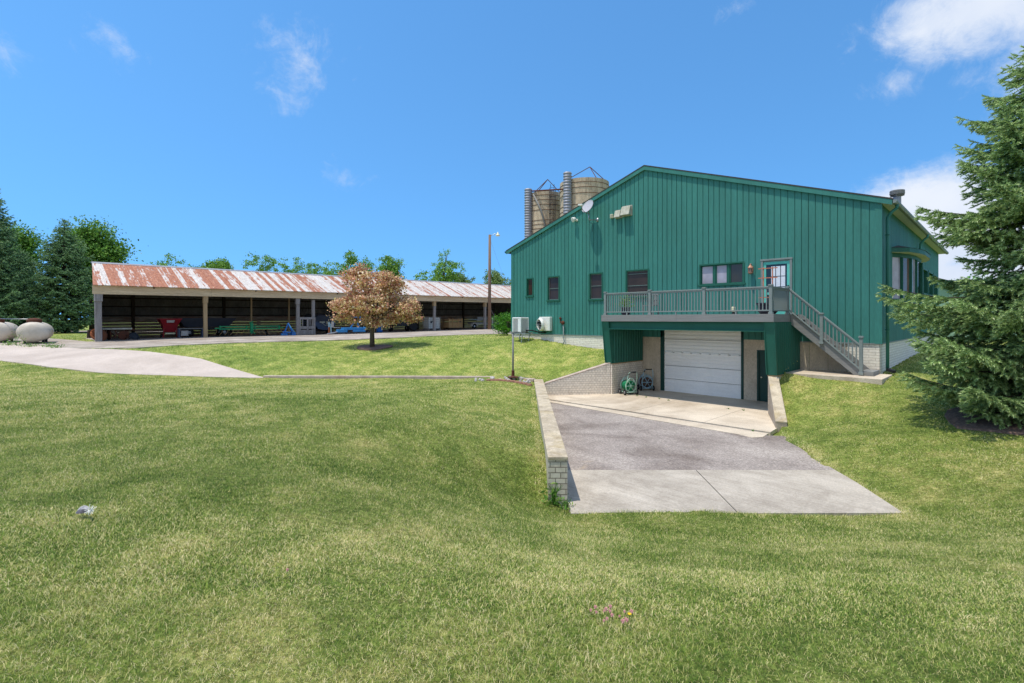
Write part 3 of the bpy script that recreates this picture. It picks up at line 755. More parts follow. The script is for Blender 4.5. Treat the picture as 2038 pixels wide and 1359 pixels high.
# ================================================================== the green barn
YW, XL, XR, YB = 21.9, -21.9, -3.37, 41.2
XRIDGE, ZRIDGE, SLOPE = -12.7, 7.50, 0.336
ZF = -0.86                                     # top of the block foundation
def rooftop(x): return ZRIDGE - SLOPE*abs(x-XRIDGE)
barn = thing('green_barn', 'large dark green board sided barn with a gabled front and cream block foundation', 'barn', (XRIDGE, YW, -3.4))
def merge_cuts(zlo, zhi, holes, a, b):
    iv = [(zlo, zhi)]
    m = (a+b)/2
    for (u0, u1, h0, h1) in holes:
        if u0 - 1e-6 <= m <= u1 + 1e-6:
            nv = []
            for lo, hi in iv:
                if h1 <= lo or h0 >= hi: nv.append((lo, hi)); continue
                if h0 > lo: nv.append((lo, h0))
                if h1 < hi: nv.append((h1, hi))
            iv = nv
    return iv
def siding(mb, place, u0, u1, zlo, ztop, holes, pitch, gap, proud, extra=(), jitter=0.0):
    """backing sheet with openings plus proud boards; ztop(u) may slope"""
    cuts = sorted({u0, u1, *[h[0] for h in holes], *[h[1] for h in holes], *extra})
    cuts = [c for c in cuts if u0 <= c <= u1]
    for a, b in zip(cuts[:-1], cuts[1:]):
        big = max(ztop(a), ztop(b)) + 1
        for lo, hi in merge_cuts(zlo, big, holes, a, b):
            ha, hb = (ztop(a), ztop(b)) if hi == big else (hi, hi)
            mb.quad(place(a, 0, lo), place(b, 0, lo), place(b, 0, hb), place(a, 0, ha))
    u = u0; bounds = []
    while u < u1:
        e = min(u + pitch*(1+RND.uniform(-jitter, jitter)), u1); bounds.append((u, e - gap)); u = e
    for s, e in bounds:
        if e - s < .02: continue
        cc = sorted({s, e, *[c for c in cuts if s < c < e]})
        for a, b in zip(cc[:-1], cc[1:]):
            big = max(ztop(a), ztop(b)) + 1
            for lo, hi in merge_cuts(zlo, big, holes, a, b):
                ha, hb = (ztop(a), ztop(b)) if hi == big else (hi, hi)
                p = [place(a, proud, lo), place(b, proud, lo), place(b, proud, hb), place(a, proud, ha)]
                q = [place(a, 0.001, lo), place(b, 0.001, lo), place(b, 0.001, hb), place(a, 0.001, ha)]
                mb.add(p+q, [(0,1,2,3), (0,4,5,1), (1,5,6,2), (2,6,7,3), (3,7,4,0)])
WIN = {  # x0, x1, z0, z1 in the gable
 'a': (-20.62, -20.1, 1.36, 2.43), 'b': (-18.95, -18.1, 1.06, 2.43), 'c': (-16.02, -15.18, 1.03, 2.43), 'd': (-13.76, -12.5, 1.09, 2.43),
 't': (-9.95, -8.04, 1.50, 2.42), 'door': (-7.31, -6.24, 0.19, 2.40)}
GD = (-11.72, -8.14, -3.42, -0.30)             # garage door opening
SDR = (-7.52, -6.62, -3.42, -1.28)             # side door
gable = MB()
holes = list(WIN.values()) + [(GD[0], GD[1], ZF-.1, GD[3])]
siding(gable, lambda u, o, z: (u, YW-o, z), XL, XR, ZF, lambda x: rooftop(x)-0.2, holes, 0.247, 0.028, 0.030, extra=(XRIDGE,), jitter=.05)
gable.build('gable_wall', MAT['barn_green'], barn)
BAYW = (24.2, 29.6)
side = MB()
SIDEWIN = [(33.0, 35.0, 1.3, 2.62), (35.35, 37.4, 1.3, 2.62), (37.75, 39.9, 1.3, 2.62), (32.0, 34.2, -.15, .42), (34.5, 36.7, -.15, .42)]
siding(side, lambda u, o, z: (XR+o, u, z), YW, YB, ZF, lambda y: 4.2, SIDEWIN + [(BAYW[0], BAYW[1], .62, 2.6)], 0.165, 0.05, 0.05, jitter=.15)
side.build('side_wall', MAT['barn_green'], barn)
rest = MB()
rest.quad((XL, YW, ZF), (XL, YB, ZF), (XL, YB, rooftop(XL)-.2), (XL, YW, rooftop(XL)-.2))
rest.quad((XL, YB, ZF), (XR, YB, ZF), (XR, YB, rooftop(XR)-.2), (XRIDGE, YB, ZRIDGE-.2), (XL, YB, rooftop(XL)-.2))
rest.build('rear_wall', MAT['barn_green'], barn)
# corner and drip boards
tr = MB(); tr.box((XL-.03, YW-.053, ZF-.02), (XL+.14, YW-.0305, rooftop(XL)-.25)); tr.build('corner_board', MAT['barn_green'], barn)
tr = MB(); tr.box((XR-.14, YW-.053, ZF-.02), (XR+.072, YW-.0305, 4.18)); tr.box((XR+.0505, YW-.0305, ZF-.02), (XR+.072, YW+.14, 4.18)); tr.build('corner_board', MAT['barn_green'], barn)
fl = MB(); fl.box((XL, YW-.05, ZF-.045), (-12.87, YW+.1, ZF-.002)); fl.box((-6.2, YW-.05, ZF-.045), (XR+.05, YW+.1, ZF-.002)); fl.box((XR-.1, YW+.1, ZF-.045), (XR+.05, YB, ZF-.002))
fl.build('drip_cap', MAT['gray_paint'], barn)
# foundation with door openings
fo = MB()
def fquad(u0, u1, z0, z1): fo.quad((u0, YW-.012, z0), (u1, YW-.012, z0), (u1, YW-.012, z1), (u0, YW-.012, z1))
for a, b, z0, z1 in ((XL, -12.86, -3.2, ZF-.045), (-4.35, XR, -3.2, ZF-.045)): fquad(a, b, z0, z1)
fo.quad((XR+.012, YW-.012, -3.2), (XR+.012, YB, -3.2), (XR+.012, YB, ZF-.045), (XR+.012, YW-.012, ZF-.045))
fo.quad((XL-.012, YB, -3.2), (XL-.012, YW-.012, -3.2), (XL-.012, YW-.012, ZF), (XL-.012, YB, ZF))
fo.build('foundation', MAT['block_cream'], barn)
fo = MB()
fquad(-12.84, GD[0], -3.6, ZF); fo.build('basement_wall', MAT['poured_concrete'], barn); fo = MB()
for a, b, z0, z1 in ((GD[1], SDR[0], -3.6, ZF), (SDR[0], SDR[1], SDR[3], ZF), (SDR[1], -6.2, -3.6, ZF)): fquad(a, b, z0, z1)
for a, b in ((-6.2, -5.6), (-5.59, -4.97), (-4.96, -4.36)): fquad(a, b, -3.2, ZF-.045)
fo.build('basement_wall', MAT['poured_concrete'], barn)
# roof
rf = MB(); y0, y1 = YW-.13, YB+.3
for sx, xe in ((-1, -22.32), (1, -2.98)):
    ze = rooftop(xe)
    rf.prism([(XRIDGE, y0, ZRIDGE), (xe, y0, ze), (xe, y0, ze-.05), (XRIDGE, y0, ZRIDGE-.05)], (0, y1-y0, 0))
roof = rf.build('roof', MAT['shingle'], barn)
bg = MB()
for xe in (-22.30, -3.0):
    ze = rooftop(xe)
    bg.prism([(XRIDGE, y0+.01, ZRIDGE-.052), (xe, y0+.01, ze-.052), (xe, y0+.01, ze-.235), (XRIDGE, y0+.01, ZRIDGE-.235)], (0, .035, 0))
bg.build('bargeboard', MAT['barn_green'], roof)
sf = MB()
for a, b in ((XRIDGE, -22.30), (XRIDGE, -3.0)):
    sf.quad((a, y0+.045, rooftop(a)-.21), (b, y0+.045, rooftop(b)-.21), (b, YW-.001, rooftop(b)-.21), (a, YW-.001, rooftop(a)-.21))
sf.quad((XR-.05, y0+.046, 4.10), (-3.0, y0+.046, 4.10), (-3.0, YB+.3, 4.10), (XR-.05, YB+.3, 4.10))
sf.build('soffit', MAT['soffit'], roof)
fa = MB(); fa.box((-3.0, y0+.046, 4.07), (-2.975, YB+.3, rooftop(-2.98)-.052)); fa.build('eave_fascia', MAT['trim_green'], roof)
gu = MB()
ze = rooftop(-2.98)-.06
gu.prism([(-2.974, y0, ze), (-2.86, y0, ze), (-2.86, y0, ze-.06), (-2.90, y0, ze-.12), (-2.974, y0, ze-.12)], (0, y1-y0, 0))
gu.build('gutter', MAT['gray_paint'], roof)
gt = MB()
xe = -22.30; zl = rooftop(xe)-.06
gt.prism([(xe-.001, y0, zl), (xe-.12, y0, zl), (xe-.12, y0, zl-.06), (xe-.07, y0, zl-.12), (xe-.001, y0, zl-.12)], (0, y1-y0, 0))
gt.build('gutter', MAT['dark_green'], roof)
def downspout(yy, xo, zbot, shoe):
    d = MB()
    d.tube([(-2.91, yy-.02, ze-.1), (-2.93, yy, ze-.24), (-3.05, yy, ze-.33), (xo-.0, yy, ze-.55), (xo, yy, ze-.75), (xo, yy, zbot)], .052, 8)
    o = d.build('downspout', MAT['barn_green'], barn, smooth=True)
    for z in (3.0, 1.2, -.4):
        if z < zbot: continue
        b = MB(); b.box((xo-.07, yy-.06, z), (xo+.065, yy+.06, z+.03)); b.build('strap', MAT['trim_green'], o)
    if shoe:
        k = MB(); k.bar((xo, yy, zbot+.03), (xo+.22, yy-.12, zbot-.03), .13, .1); k.build('shoe', MAT['dark_metal'], o)
downspout(YW+.32, XR+.18, -1.83, True); downspout(31.2, XR+.18, 2.3, False)
# windows
def window(w, panes, pane_mat, rails=(), trim=.07, name='window', frame_mat='trim_green'):
    x0, x1, z0, z1 = w
    f = MB(); yo, yi = YW-.06, YW+.10
    f.box((x0-.02, yo, z1-trim*.6), (x1+.02, yi, z1+.03)); f.box((x0-.07, yo-.03, z0-.05), (x1+.07, yi, z0+trim*.6))
    f.box((x0-.04, yo, z0+trim*.6), (x0+trim*.6, yi, z1-trim*.6)); f.box((x1-trim*.6, yo, z0+trim*.6), (x1+.04, yi, z1-trim*.6))
    xi0, xi1 = x0+trim*.6, x1-trim*.6
    n = len(panes)
    for i in range(1, n):
        xm = xi0 + (xi1-xi0)*i/n; f.box((xm-.05, YW-.01, z0+trim*.6), (xm+.05, YW+.09, z1-trim*.6))
    fr = f.build(name, MAT[frame_mat], barn, bevel=.006)
    s = MB()
    for i in range(n):
        a = xi0 + (xi1-xi0)*i/n + (.05 if i else 0); b = xi0 + (xi1-xi0)*(i+1)/n - (.05 if i < n-1 else 0)
        za, zb = z0+trim*.6, z1-trim*.6; t = .04
        s.box((a, YW+.02, za), (b, YW+.06, za+t)); s.box((a, YW+.02, zb-t), (b, YW+.06, zb)); s.box((a, YW+.02, za+t), (a+t, YW+.06, zb-t)); s.box((b-t, YW+.02, za+t), (b, YW+.06, zb-t))
        for q in rails: s.box((a+t, YW+.015, za+(zb-za)*q-.018), (b-t, YW+.055, za+(zb-za)*q+.018))
        p = MB(); p.box((a+t, YW+.045, za+t), (b-t, YW+.053, zb-t)); p.build('pane', MAT[panes[i]], fr)
    s.build('sash', MAT['screen_bar' if rails else 'trim_green'], fr)
    return fr
window(WIN['a'], ['pane_dark'], None); window(WIN['b'], ['pane_dark'], None, (.5,)); window(WIN['c'], ['pane_dark'], None, (.52,)); window(WIN['d'], ['pane_dark'], None, (.42, .88))
window(WIN['t'], ['pane_pale', 'pane_pale', 'pane_black'], None)
# glazed door above the deck
x0, x1, z0, z1 = WIN['door']
f = MB()
f.box((x0-.07, YW-.07, z1-.02), (x1+.07, YW+.02, z1+.05)); f.box((x0-.05, YW-.06, z0), (x0+.035, YW+.08, z1-.02)); f.box((x1-.035, YW-.06, z0), (x1+.05, YW+.08, z1-.02)); f.box((x0+.035, YW-.02, z1-.07), (x1-.035, YW+.08, z1-.02))
ed = f.build('entry_door', MAT['gray_paint'], barn, bevel=.005)
f = MB(); a, b = x0+.035, x1-.035; zb = z1-.07
f.box((a, YW-.015, z0), (a+.11, YW+.03, zb)); f.box((b-.11, YW-.015, z0), (b, YW+.03, zb)); f.box((a+.11, YW-.015, zb-.11), (b-.11, YW+.03, zb)); f.box((a+.11, YW-.015, z0), (b-.11, YW+.03, z0+.22)); f.box((a+.11, YW-.015, z0+.8), (b-.11, YW+.03, z0+.9))
f.build('door_leaf', MAT['teal'], ed, bevel=.004)
f = MB(); f.box((a+.11, YW+.01, z0+.22), (b-.11, YW+.016, zb-.11)); f.build('pane', MAT['pane_black'], ed)
f = MB()
for i in range(3):
    for j in range(4):
        xa = a+.30+(b-a-.45)/3*i; za = z0+.28+(zb-z0-.44)/4*j
        f.box((xa, YW+.002, za), (xa+(b-a-.45)/3-.03, YW+.009, za+(zb-z0-.44)/4-.03))
f.build('curtain_pane', MAT['curtain'], ed)
f = MB(); f.tube([(b-.06, YW-.03, z0+.95), (b-.06, YW-.05, z0+1.12)], .018); f.box((b-.09, YW-.035, z0+.92), (b-.03, YW-.014, z0+1.16)); f.build('handle', MAT['dark_metal'], ed)
# overhead garage door: ribbed sections
gx0, gx1 = GD[0]+.02, GD[1]-.02
g = MB(); nsec = 5; hz = (GD[3]-GD[2])/nsec
for i in range(nsec):
    za, zb = GD[2]+i*hz, GD[2]+(i+1)*hz-.012
    pr = [(0, za), (-.03, za+.012)]
    for k in range(4):
        zc_ = za + (zb-za)*(k+.5)/4; hh = (zb-za)/8
        pr += [(-.03, zc_-hh*.55), (-.018, zc_-hh*.35), (-.018, zc_+hh*.35), (-.03, zc_+hh*.55)]
    pr += [(-.03, zb-.012), (0, zb)]
    g.prism([(gx0, YW+.05+y, z) for y, z in pr], (gx1-gx0, 0, 0))
gd = g.build('garage_door', MAT['garage_white'], barn)
g = MB()
za = GD[2]+3*hz-.04; n = 8; L = (gx1-gx0-.1)/n
for i in range(n): g.prism([(gx0+.05+L*i+.05, YW+.018, za), (gx0+.05+L*i+.05, YW-.03, za+.01), (gx0+.05+L*i+.05, YW-.012, za+.085), (gx0+.05+L*i+.05, YW+.018, za+.095)], (L-.1, 0, 0))
g.build('vent_strip', MAT['bright_white'], gd)
g = MB(); g.box((gx0, YW+.01, GD[2]), (gx1, YW+.05, GD[2]+.025)); g.build('door_seal', MAT['rubber'], gd)
g = MB(); g.box((GD[0]-.16, YW-.03, GD[2]), (GD[0]+.02, YW+.12, GD[3])); g.build('door_jamb', MAT['dark_green'], barn)
g = MB(); g.box((GD[1]-.02, YW-.03, GD[2]), (GD[1]+.09, YW+.12, GD[3])); g.build('door_jamb', MAT['dark_green'], barn)
g = MB(); g.box((GD[0], YW+.12, GD[2]), (GD[1], YW+.14, GD[3])); g.build('door_backing', MAT['dark_metal'], barn)
g = MB(); g.box((SDR[0], YW-.03, SDR[2]), (SDR[0]+.07, YW+.1, SDR[3])); g.box((SDR[1]-.07, YW-.03, SDR[2]), (SDR[1], YW+.1, SDR[3])); g.box((SDR[0]+.07, YW-.03, SDR[3]-.07), (SDR[1]-.07, YW+.1, SDR[3]))
sdr = g.build('basement_door', MAT['dark_green'], barn)
g = MB(); g.box((SDR[0]+.07, YW+.03, SDR[2]), (SDR[1]-.07, YW+.07, SDR[3]-.07))
for q in (.12, 1.15): g.box((SDR[0]+.2, YW+.02, SDR[2]+q), (SDR[1]-.2, YW+.031, SDR[2]+q+.75))
g.build('door_panel', MAT['dark_green'], sdr)
g = MB(); g.ell((SDR[0]+.17, YW-.01, SDR[2]+1.02), .035); g.tube([(SDR[0]+.17, YW+.03, SDR[2]+1.02), (SDR[0]+.17, YW, SDR[2]+1.02)], .015); g.build('door_knob', MAT['cream'], sdr, smooth=True)
# bay window on the side
PL = [(XR, 24.2), (-3.10, 24.72), (-2.90, 25.4), (-2.80, 26.1), (-2.80, 27.7), (-2.90, 28.4), (-3.10, 29.08), (XR, 29.6)]
def offs(p, k): return (XR + (p[0]-XR)*k[0] + k[1], 26.9 + (p[1]-26.9)*k[2])
bw = MB()
bw.prism([(x, y, .60) for x, y in PL], (0, 0, .20)); bw.prism([(x, y, 2.42) for x, y in PL], (0, 0, .16))
bay = bw.build('bay_window', MAT['trim_green'], barn)
for p in PL[1:-1]:
    ms = MB(); ms.bar((p[0], p[1], .8), (p[0], p[1], 2.42), .09, .09, up=(1, 0, 0)); ms.build('mullion', MAT['trim_green'], bay)
pmats = ['pane_pale', 'pane_warm', 'pane_pale', 'pane_black', 'pane_pale', 'pane_warm', 'pane_pale']
for i in range(7):
    p, q = Vector((*PL[i], 0)), Vector((*PL[i+1], 0))
    nrm = Vector((q.y-p.y, -(q.x-p.x), 0)).normalized()
    pn = MB(); p2, q2 = p - nrm*.03, q - nrm*.03
    pn.prism([(p2.x, p2.y, .8), (q2.x, q2.y, .8), (q2.x, q2.y, 2.42), (p2.x, p2.y, 2.42)], -nrm*.01)
    pn.build('pane', MAT[pmats[i]], bay)
br = MB()
R0 = [(XR+.0 if x == XR else x+.28, 26.9+(y-26.9)*1.12) for x, y in PL]
br.prism([(x, y, 2.585) for x, y in R0], (0, 0, .17)); br.build('roof_fascia', MAT['trim_green'], bay)
top = MB(); ap = [(XR, y, 2.98) for x, y in R0]
vs = [(x+.02, y, 2.757) for x, y in R0] + [(XR, 25.6, 3.02), (XR, 28.2, 3.02)]
n = len(R0); fs = []
for i in range(n-1): fs.append((i, i+1, n if i < n//2 else n+1))
fs.append((n//2, n+1, n)); top.add(vs, fs); top.build('bay_roof', MAT['shingle'], bay)
us = MB(); us.quad(*[(x, y, 2.583) for x, y in R0][::-1]); us.quad(*[(x, y, .598) for x, y in PL][::-1]); us.build('bay_soffit', MAT['soffit'], bay)
for (a, b, z0, z1) in SIDEWIN:
    low = z1 < 1
    f = MB()
    f.box((XR-.1, a-.02, z1-.06), (XR+.11, b+.02, z1+.04)); f.box((XR-.1, a-.05, z0-.05), (XR+.13, b+.05, z0+.05)); f.box((XR-.1, a-.03, z0+.05), (XR+.11, a+.07, z1-.06)); f.box((XR-.1, b-.07, z0+.05), (XR+.11, b+.03, z1-.06)); f.box((XR-.1, (a+b)/2-.04, z0+.05), (XR+.03, (a+b)/2+.04, z1-.06))
    fr = f.build('side_window', MAT['pale_green_wall' if low else 'trim_green'], barn)
    for s, e, m in ((a+.07, (a+b)/2-.04, 'pane_pale'), ((a+b)/2+.04, b-.07, 'pane_black')):
        p = MB(); p.box((XR-.05, s, z0+.05), (XR-.04, e, z1-.06)); p.build('pane', MAT[m], fr)
# flue above the eave
fx, fy = -3.75, 28.6
f = MB(); f.lathe((fx, fy, 4.3), [(.15, 0), (.15, 1.28)], 14); fo_ = f.build('flue', MAT['galvanized'], barn, smooth=False)
f = MB(); f.lathe((fx, fy, 5.58), [(.15, 0), (.27, .02), (.27, .06), (.16, .07)], 4); f.lathe((fx, fy, 5.66), [(.2, 0), (.28, .01), (.28, .20), (.2, .22)], 14); f.lathe((fx, fy, 5.72), [(.29, 0), (.29, .025)], 14); f.lathe((fx, fy, 5.79), [(.29, 0), (.29, .025)], 14)
f.build('flue_cap', MAT['gray_stain'], fo_)

# ------------------------------------------------------------------ things fixed to the barn
FY = YW - .031
d = thing('satellite_dish', 'grey satellite dish on a bent mast high on the green gable', 'satellite dish', (-15.5, FY, 5.23))
foot = Vector((-15.5, FY, 5.23)); el = Vector((-15.78, FY-.36, 5.22)); mt = Vector((-15.78, FY-.40, 5.52))
m = MB(); m.box((foot.x-.06, FY-.02, foot.z-.1), (foot.x+.06, FY, foot.z+.1)); m.tube([foot, el, el+Vector((0, -.02, .08)), mt], .028); m.build('mast', MAT['steel'], d, smooth=True)
axis_ = Vector((-.12, -.9, .42)).normalized(); cdish = mt + Vector((0, -.08, .40))
m = MB(); pr = [(0.001, .0)] + [(r, r*r*.28) for r in (.1, .2, .3, .37)] + [(.375, .044), (.35, .02), (.25, .0), (.001, -.02)]
m.lathe(cdish - axis_*.03, pr, 28, axis_); m.build('reflector', MAT['dish_gray'], d, smooth=True)
m = MB(); tip = cdish + axis_*.52 + Vector((-.05, -.0, -.22)); bot = cdish - Vector((0, 0, .40)) + axis_*.02
m.tube([mt, cdish-axis_*.04], .03); m.tube([bot, bot+axis_*.3+Vector((-.03, 0, -.02)), tip], .02); m.build('feed_arm', MAT['gray_stain'], d, smooth=True)
m = MB(); m.bar(tip+Vector((-.13, 0, .03)), tip+Vector((.13, 0, -.0)), .09, .09); m.tube([tip, tip-axis_*.14], .045); m.build('receiver', MAT['plastic_white'], d, bevel=.01)
m = MB(); m.tube([el, el+Vector((.05, .02, -.16)), el+Vector((.14, .1, -.2)), el+Vector((.1, .2, -.42)), el+Vector((.02, .25, -.6))], .012, 6); m.build('cable', MAT['dark_metal'], d, smooth=True)

l = thing('flood_light', 'small round white flood light on the green gable left of the satellite dish', 'light', (-16.85, FY, 5.4))
m = MB(); m.lathe((-16.85, FY, 5.40), [(.07, 0), (.07, .03)], 12, (0, -1, 0)); m.tube([(-16.85, FY-.03, 5.4), (-16.9, FY-.14, 5.44)], .03); m.build('bracket', MAT['plastic_white'], l)
m = MB(); m.lathe((-16.9, FY-.12, 5.46), [(.03, -.06), (.10, 0), (.13, .1), (.135, .17), (.11, .175)], 16, (-.25, -.75, -.35)); m.build('lamp_head', MAT['plastic_white'], l, smooth=True)
def ventbox(x, z, w, h, dp, label):
    t = thing('vent_hood', label, 'vent', (x, FY, z))
    m = MB(); m.prism([(x-w/2, FY, z-h/2), (x-w/2, FY, z+h/2), (x-w/2, FY-dp*.5, z+h/2-.02), (x-w/2, FY-dp, z-h/2+.03), (x-w/2, FY-dp, z-h/2)], (w, 0, 0)); m.build('hood', MAT['aged_white'], t, bevel=.015)
    m = MB(); m.box((x-w/2-.03, FY-.015, z-h/2-.02), (x+w/2+.03, FY-.001, z+h/2+.03)); m.build('flange', MAT['aged_white'], t)
    return t
ventbox(-13.68, 5.42, .50, .48, .3, 'larger of two weathered white vent hoods on the gable, right of the other')['group'] = 'vent hoods on the gable'
ventbox(-14.18, 5.33, .34, .38, .24, 'middle sized weathered white vent hood on the gable, left of the largest')['group'] = 'vent hoods on the gable'
t = thing('junction_box', 'tiny tan box on the gable left of the white vent hoods', 'box', (-14.58, FY, 5.26))
m = MB(); m.box((-14.66, FY-.1, 5.18), (-14.50, FY, 5.38)); m.build('box_body', MAT['cream'], t, bevel=.012)
m = MB(); m.box((-14.64, FY-.115, 5.2), (-14.52, FY-.1, 5.36)); m.build('box_lid', MAT['aged_white'], t)

lt = thing('wall_lantern', 'copper carriage lantern on the green wall beside the glazed deck door', 'lantern', (-7.72, FY, 2.0))
lx, ly = -7.72, FY-.16
m = MB(); m.box((lx-.06, FY-.025, 1.92), (lx+.06, FY, 2.2)); m.tube([(lx, FY-.02, 2.2), (lx, FY-.08, 2.3), (lx, ly, 2.27)], .014); m.build('back_plate', MAT['lantern_brass'], lt, smooth=False)
m = MB(); m.lathe((lx, ly, 2.12), [(.11, 0), (.10, .03), (.05, .10), (.03, .12), (.03, .15), (.012, .18)], 10); m.build('lantern_cap', MAT['lantern_brass'], lt)
m = MB()
for k in range(6):
    a = 2*pi*k/6; m.tube([(lx+.085*cos(a), ly+.085*sin(a), 1.93), (lx+.085*cos(a), ly+.085*sin(a), 2.13)], .008, 5)
m.lathe((lx, ly, 1.90), [(.03, -.03), (.07, 0), (.1, .02), (.1, .04)], 10); m.build('cage', MAT['lantern_brass'], lt)
m = MB(); m.lathe((lx, ly, 1.94), [(.075, 0), (.075, .18)], 12); m.build('lantern_glass', MAT['pane_warm'], lt)

fx_, fz_ = -19.1, -.27
t = thing('exhaust_fan', 'square white barn exhaust fan with a round shutter cone on the green wall', 'fan', (fx_, FY, fz_))
m = MB(); w = .42
m.box((fx_-w+.1, FY-.24, fz_-w*.95), (fx_+w+.08, FY, fz_+w*.95)); m.build('fan_housing', MAT['plastic_white'], t, bevel=.03)
ax = Vector((-.35, -.9, -.1))
m = MB(); m.lathe((fx_-.1, FY-.27, fz_-.03), [(.36, 0), (.38, .07), (.33, .16), (.30, .16), (.29, .04), (.01, .03)], 24, ax); m.build('shutter_cone', MAT['plastic_white'], t, smooth=False)
m = MB(); cc = Vector((fx_-.1, FY-.27, fz_-.03)) + ax.normalized()*.12
sd_ = ax.cross(Vector((0, 0, 1))).normalized(); ud = sd_.cross(ax.normalized())
for k in range(4):
    a = 2*pi*k/4+.5; e = (sd_*cos(a)+ud*sin(a)); m.bar(cc+e*.03, cc+e*.28, .14, .015, up=ax+e.cross(ax)*.4)
m.ell(cc, .07); m.build('fan_blade', MAT['dark_metal'], t)
m = MB()
for k in range(3): m.box((fx_-.1-.34, FY-.30-.15, fz_-.2+k*.17-.008), (fx_-.1+.3, FY-.285-.15, fz_-.2+k*.17+.008))
m.build('guard_wire', MAT['steel'], t)
m = MB(); m.box((fx_-.62, FY-.12, fz_-.2), (fx_-.46, FY, fz_+.05)); m.build('switch_box', MAT['cream'], t, bevel=.01)

t = thing('gas_riser', 'rusty gas regulator on a grey riser pipe below the green siding', 'gas pipe', (-17.9, YW-.1, -1.4))
gxp = -17.72
m = MB(); m.tube([(gxp-.22, YW, .02), (gxp-.22, YW-.13, .02), (gxp-.22, YW-.14, -.2), (gxp-.05, YW-.14, -.22), (gxp, YW-.14, -.3)], .028); m.lathe((gxp-.02, YW-.14, -.2), [(.05, -.03), (.11, 0), (.11, .04), (.05, .07)], 12, (0, -1, 0)); m.ell((gxp-.22, YW-.14, .05), .07); m.build('regulator', MAT['rust'], t, smooth=True)
m = MB(); m.tube([(gxp, YW-.14, -.28), (gxp+.02, YW-.14, -1.0), (gxp+.08, YW-.16, -1.25), (gxp-.05, YW-.2, -1.55)], .03); m.build('riser_pipe', MAT['gray_paint'], t, smooth=True)

# ================================================================== the deck
DX0, DX1, DY0, DZ = -13.15, -5.92, 18.84, 0.18
deck = thing('raised_deck', 'grey painted raised deck with railing and stairs over the garage entrance', 'deck', ((DX0+DX1)/2, DY0, -3.4))
m = MB(); y = DY0+.06
while y < YW-.03:
    m.box((DX0+.04, y, DZ-.03), (DX1-.04, min(y+.135, YW-.026), DZ)); y += .145
m.build('deck_floor', MAT['gray_stain'], deck)
m = MB(); m.box((DX0, DY0, -.10), (-9.55, DY0+.04, DZ+.002)); m.box((-9.545, DY0, -.10), (DX1, DY0+.04, DZ+.002)); m.box((DX0, DY0+.04, -.10), (DX0+.04, YW-.03, DZ+.002)); m.box((DX1-.04, DY0+.04, -.10), (DX1, 20.72, DZ+.002))
m.build('fascia', MAT['gray_stain'], deck, bevel=.005)
m = MB()
y = DY0+.35
while y < YW: m.box((DX0+.06, y, -.11), (DX1-.06, y+.04, DZ-.035)); y += .42
m.box((DX0+.35, 19.02, -.42), (DX1-.35, 19.05, -.13)); m.box((DX0+.35, 18.93, -.45), (DX1-.35, 19.14, -.42)); m.box((DX0+.35, 18.93, -.13), (DX1-.35, 19.14, -.112))
m.build('beam', MAT['trim_green'], deck)
def wing(x0, x1):
    m = MB()
    m.prism([(x0, DY0+.06, -.102), (x0, 19.2, -2.0), (x0, YW-.03, -2.0), (x0, YW-.03, -.102)], (x1-x0, 0, 0))
    for side, s in ((x0, -1), (x1, 1)):
        yy = 19.38
        while yy < YW-.12:
            m.prism([(side, yy, -1.99), (side+s*.045, yy+.025, -1.99), (side+s*.045, yy+.065, -1.99), (side, yy+.09, -1.99)], (0, 0, 1.88)); yy += .215
        m.prism([(side, 19.14, -1.985), (side, 19.24, -1.985), (side, 18.985, -.105), (side, 18.89, -.105)], (s*.03, 0, 0))
    return m.build('wing_wall', MAT['trim_green'], deck)
wing(DX0+.02, DX0+.32); wing(DX1-.32, DX1-.02)
# railing: posts, rails, balusters
RT = 1.14
def post_mb(h, w=.105):
    m = MB(); m.box((-w/2, -w/2, 0), (w/2, w/2, h-.05)); m.box((-w/2-.02, -w/2-.02, 0), (w/2+.02, w/2+.02, .07)); m.box((-w/2-.025, -w/2-.025, h-.05), (w/2+.025, w/2+.025, h-.02))
    m.prism([(-w/2-.01, -w/2-.01, h-.02), (w/2+.01, -w/2-.01, h-.02), (w/2+.01, w/2+.01, h-.02), (-w/2-.01, w/2+.01, h-.02)], (0, 0, .02)); return m
PY = DY0+.09
posts = [(-12.98, PY), (-10.76, PY), (-8.44, PY), (-6.04, PY), (-6.02, 20.70)]
p0 = post_mb(1.05).build('post', MAT['gray_paint'], deck, local=True, bevel=.006)
base = Vector(deck.location)
for i, (x, y) in enumerate(posts):
    o = p0 if i == 0 else copy_tree(p0, deck)
    o.location = Vector((x, y, DZ)) - base
bal = None
def rail_section(a, b, ra, rb, lo_a, lo_b, n, name='railing'):
    """ra.. rail heights at the two ends"""
    global bal
    a, b = Vector(a), Vector(b)
    m = MB()
    up = Vector((0, 0, 1))
    m.bar((a.x, a.y, ra), (b.x, b.y, rb), .085, .05); m.bar((a.x, a.y, ra-.05), (b.x, b.y, rb-.05), .045, .05); m.bar((a.x, a.y, lo_a), (b.x, b.y, lo_b), .06, .045)
    r = m.build(name, MAT['gray_paint'], deck, bevel=.006)
    for i in range(n):
        t = (i+.75)/(n+.5)
        p = a.lerp(b, t); z0 = lo_a+(lo_b-lo_a)*t+.02; z1 = ra+(rb-ra)*t-.06
        if bal is None:
            q = MB(); q.box((-.017, -.017, 0), (.017, .017, .70)); bal = q.build('baluster', MAT['gray_paint'], r, local=True); o = bal
        else:
            o = bal.copy(); COL.objects.link(o); o.parent = r
        o.location = Vector((p.x, p.y, z0)) - base; o.scale = (1, 1, (z1-z0)/.70)
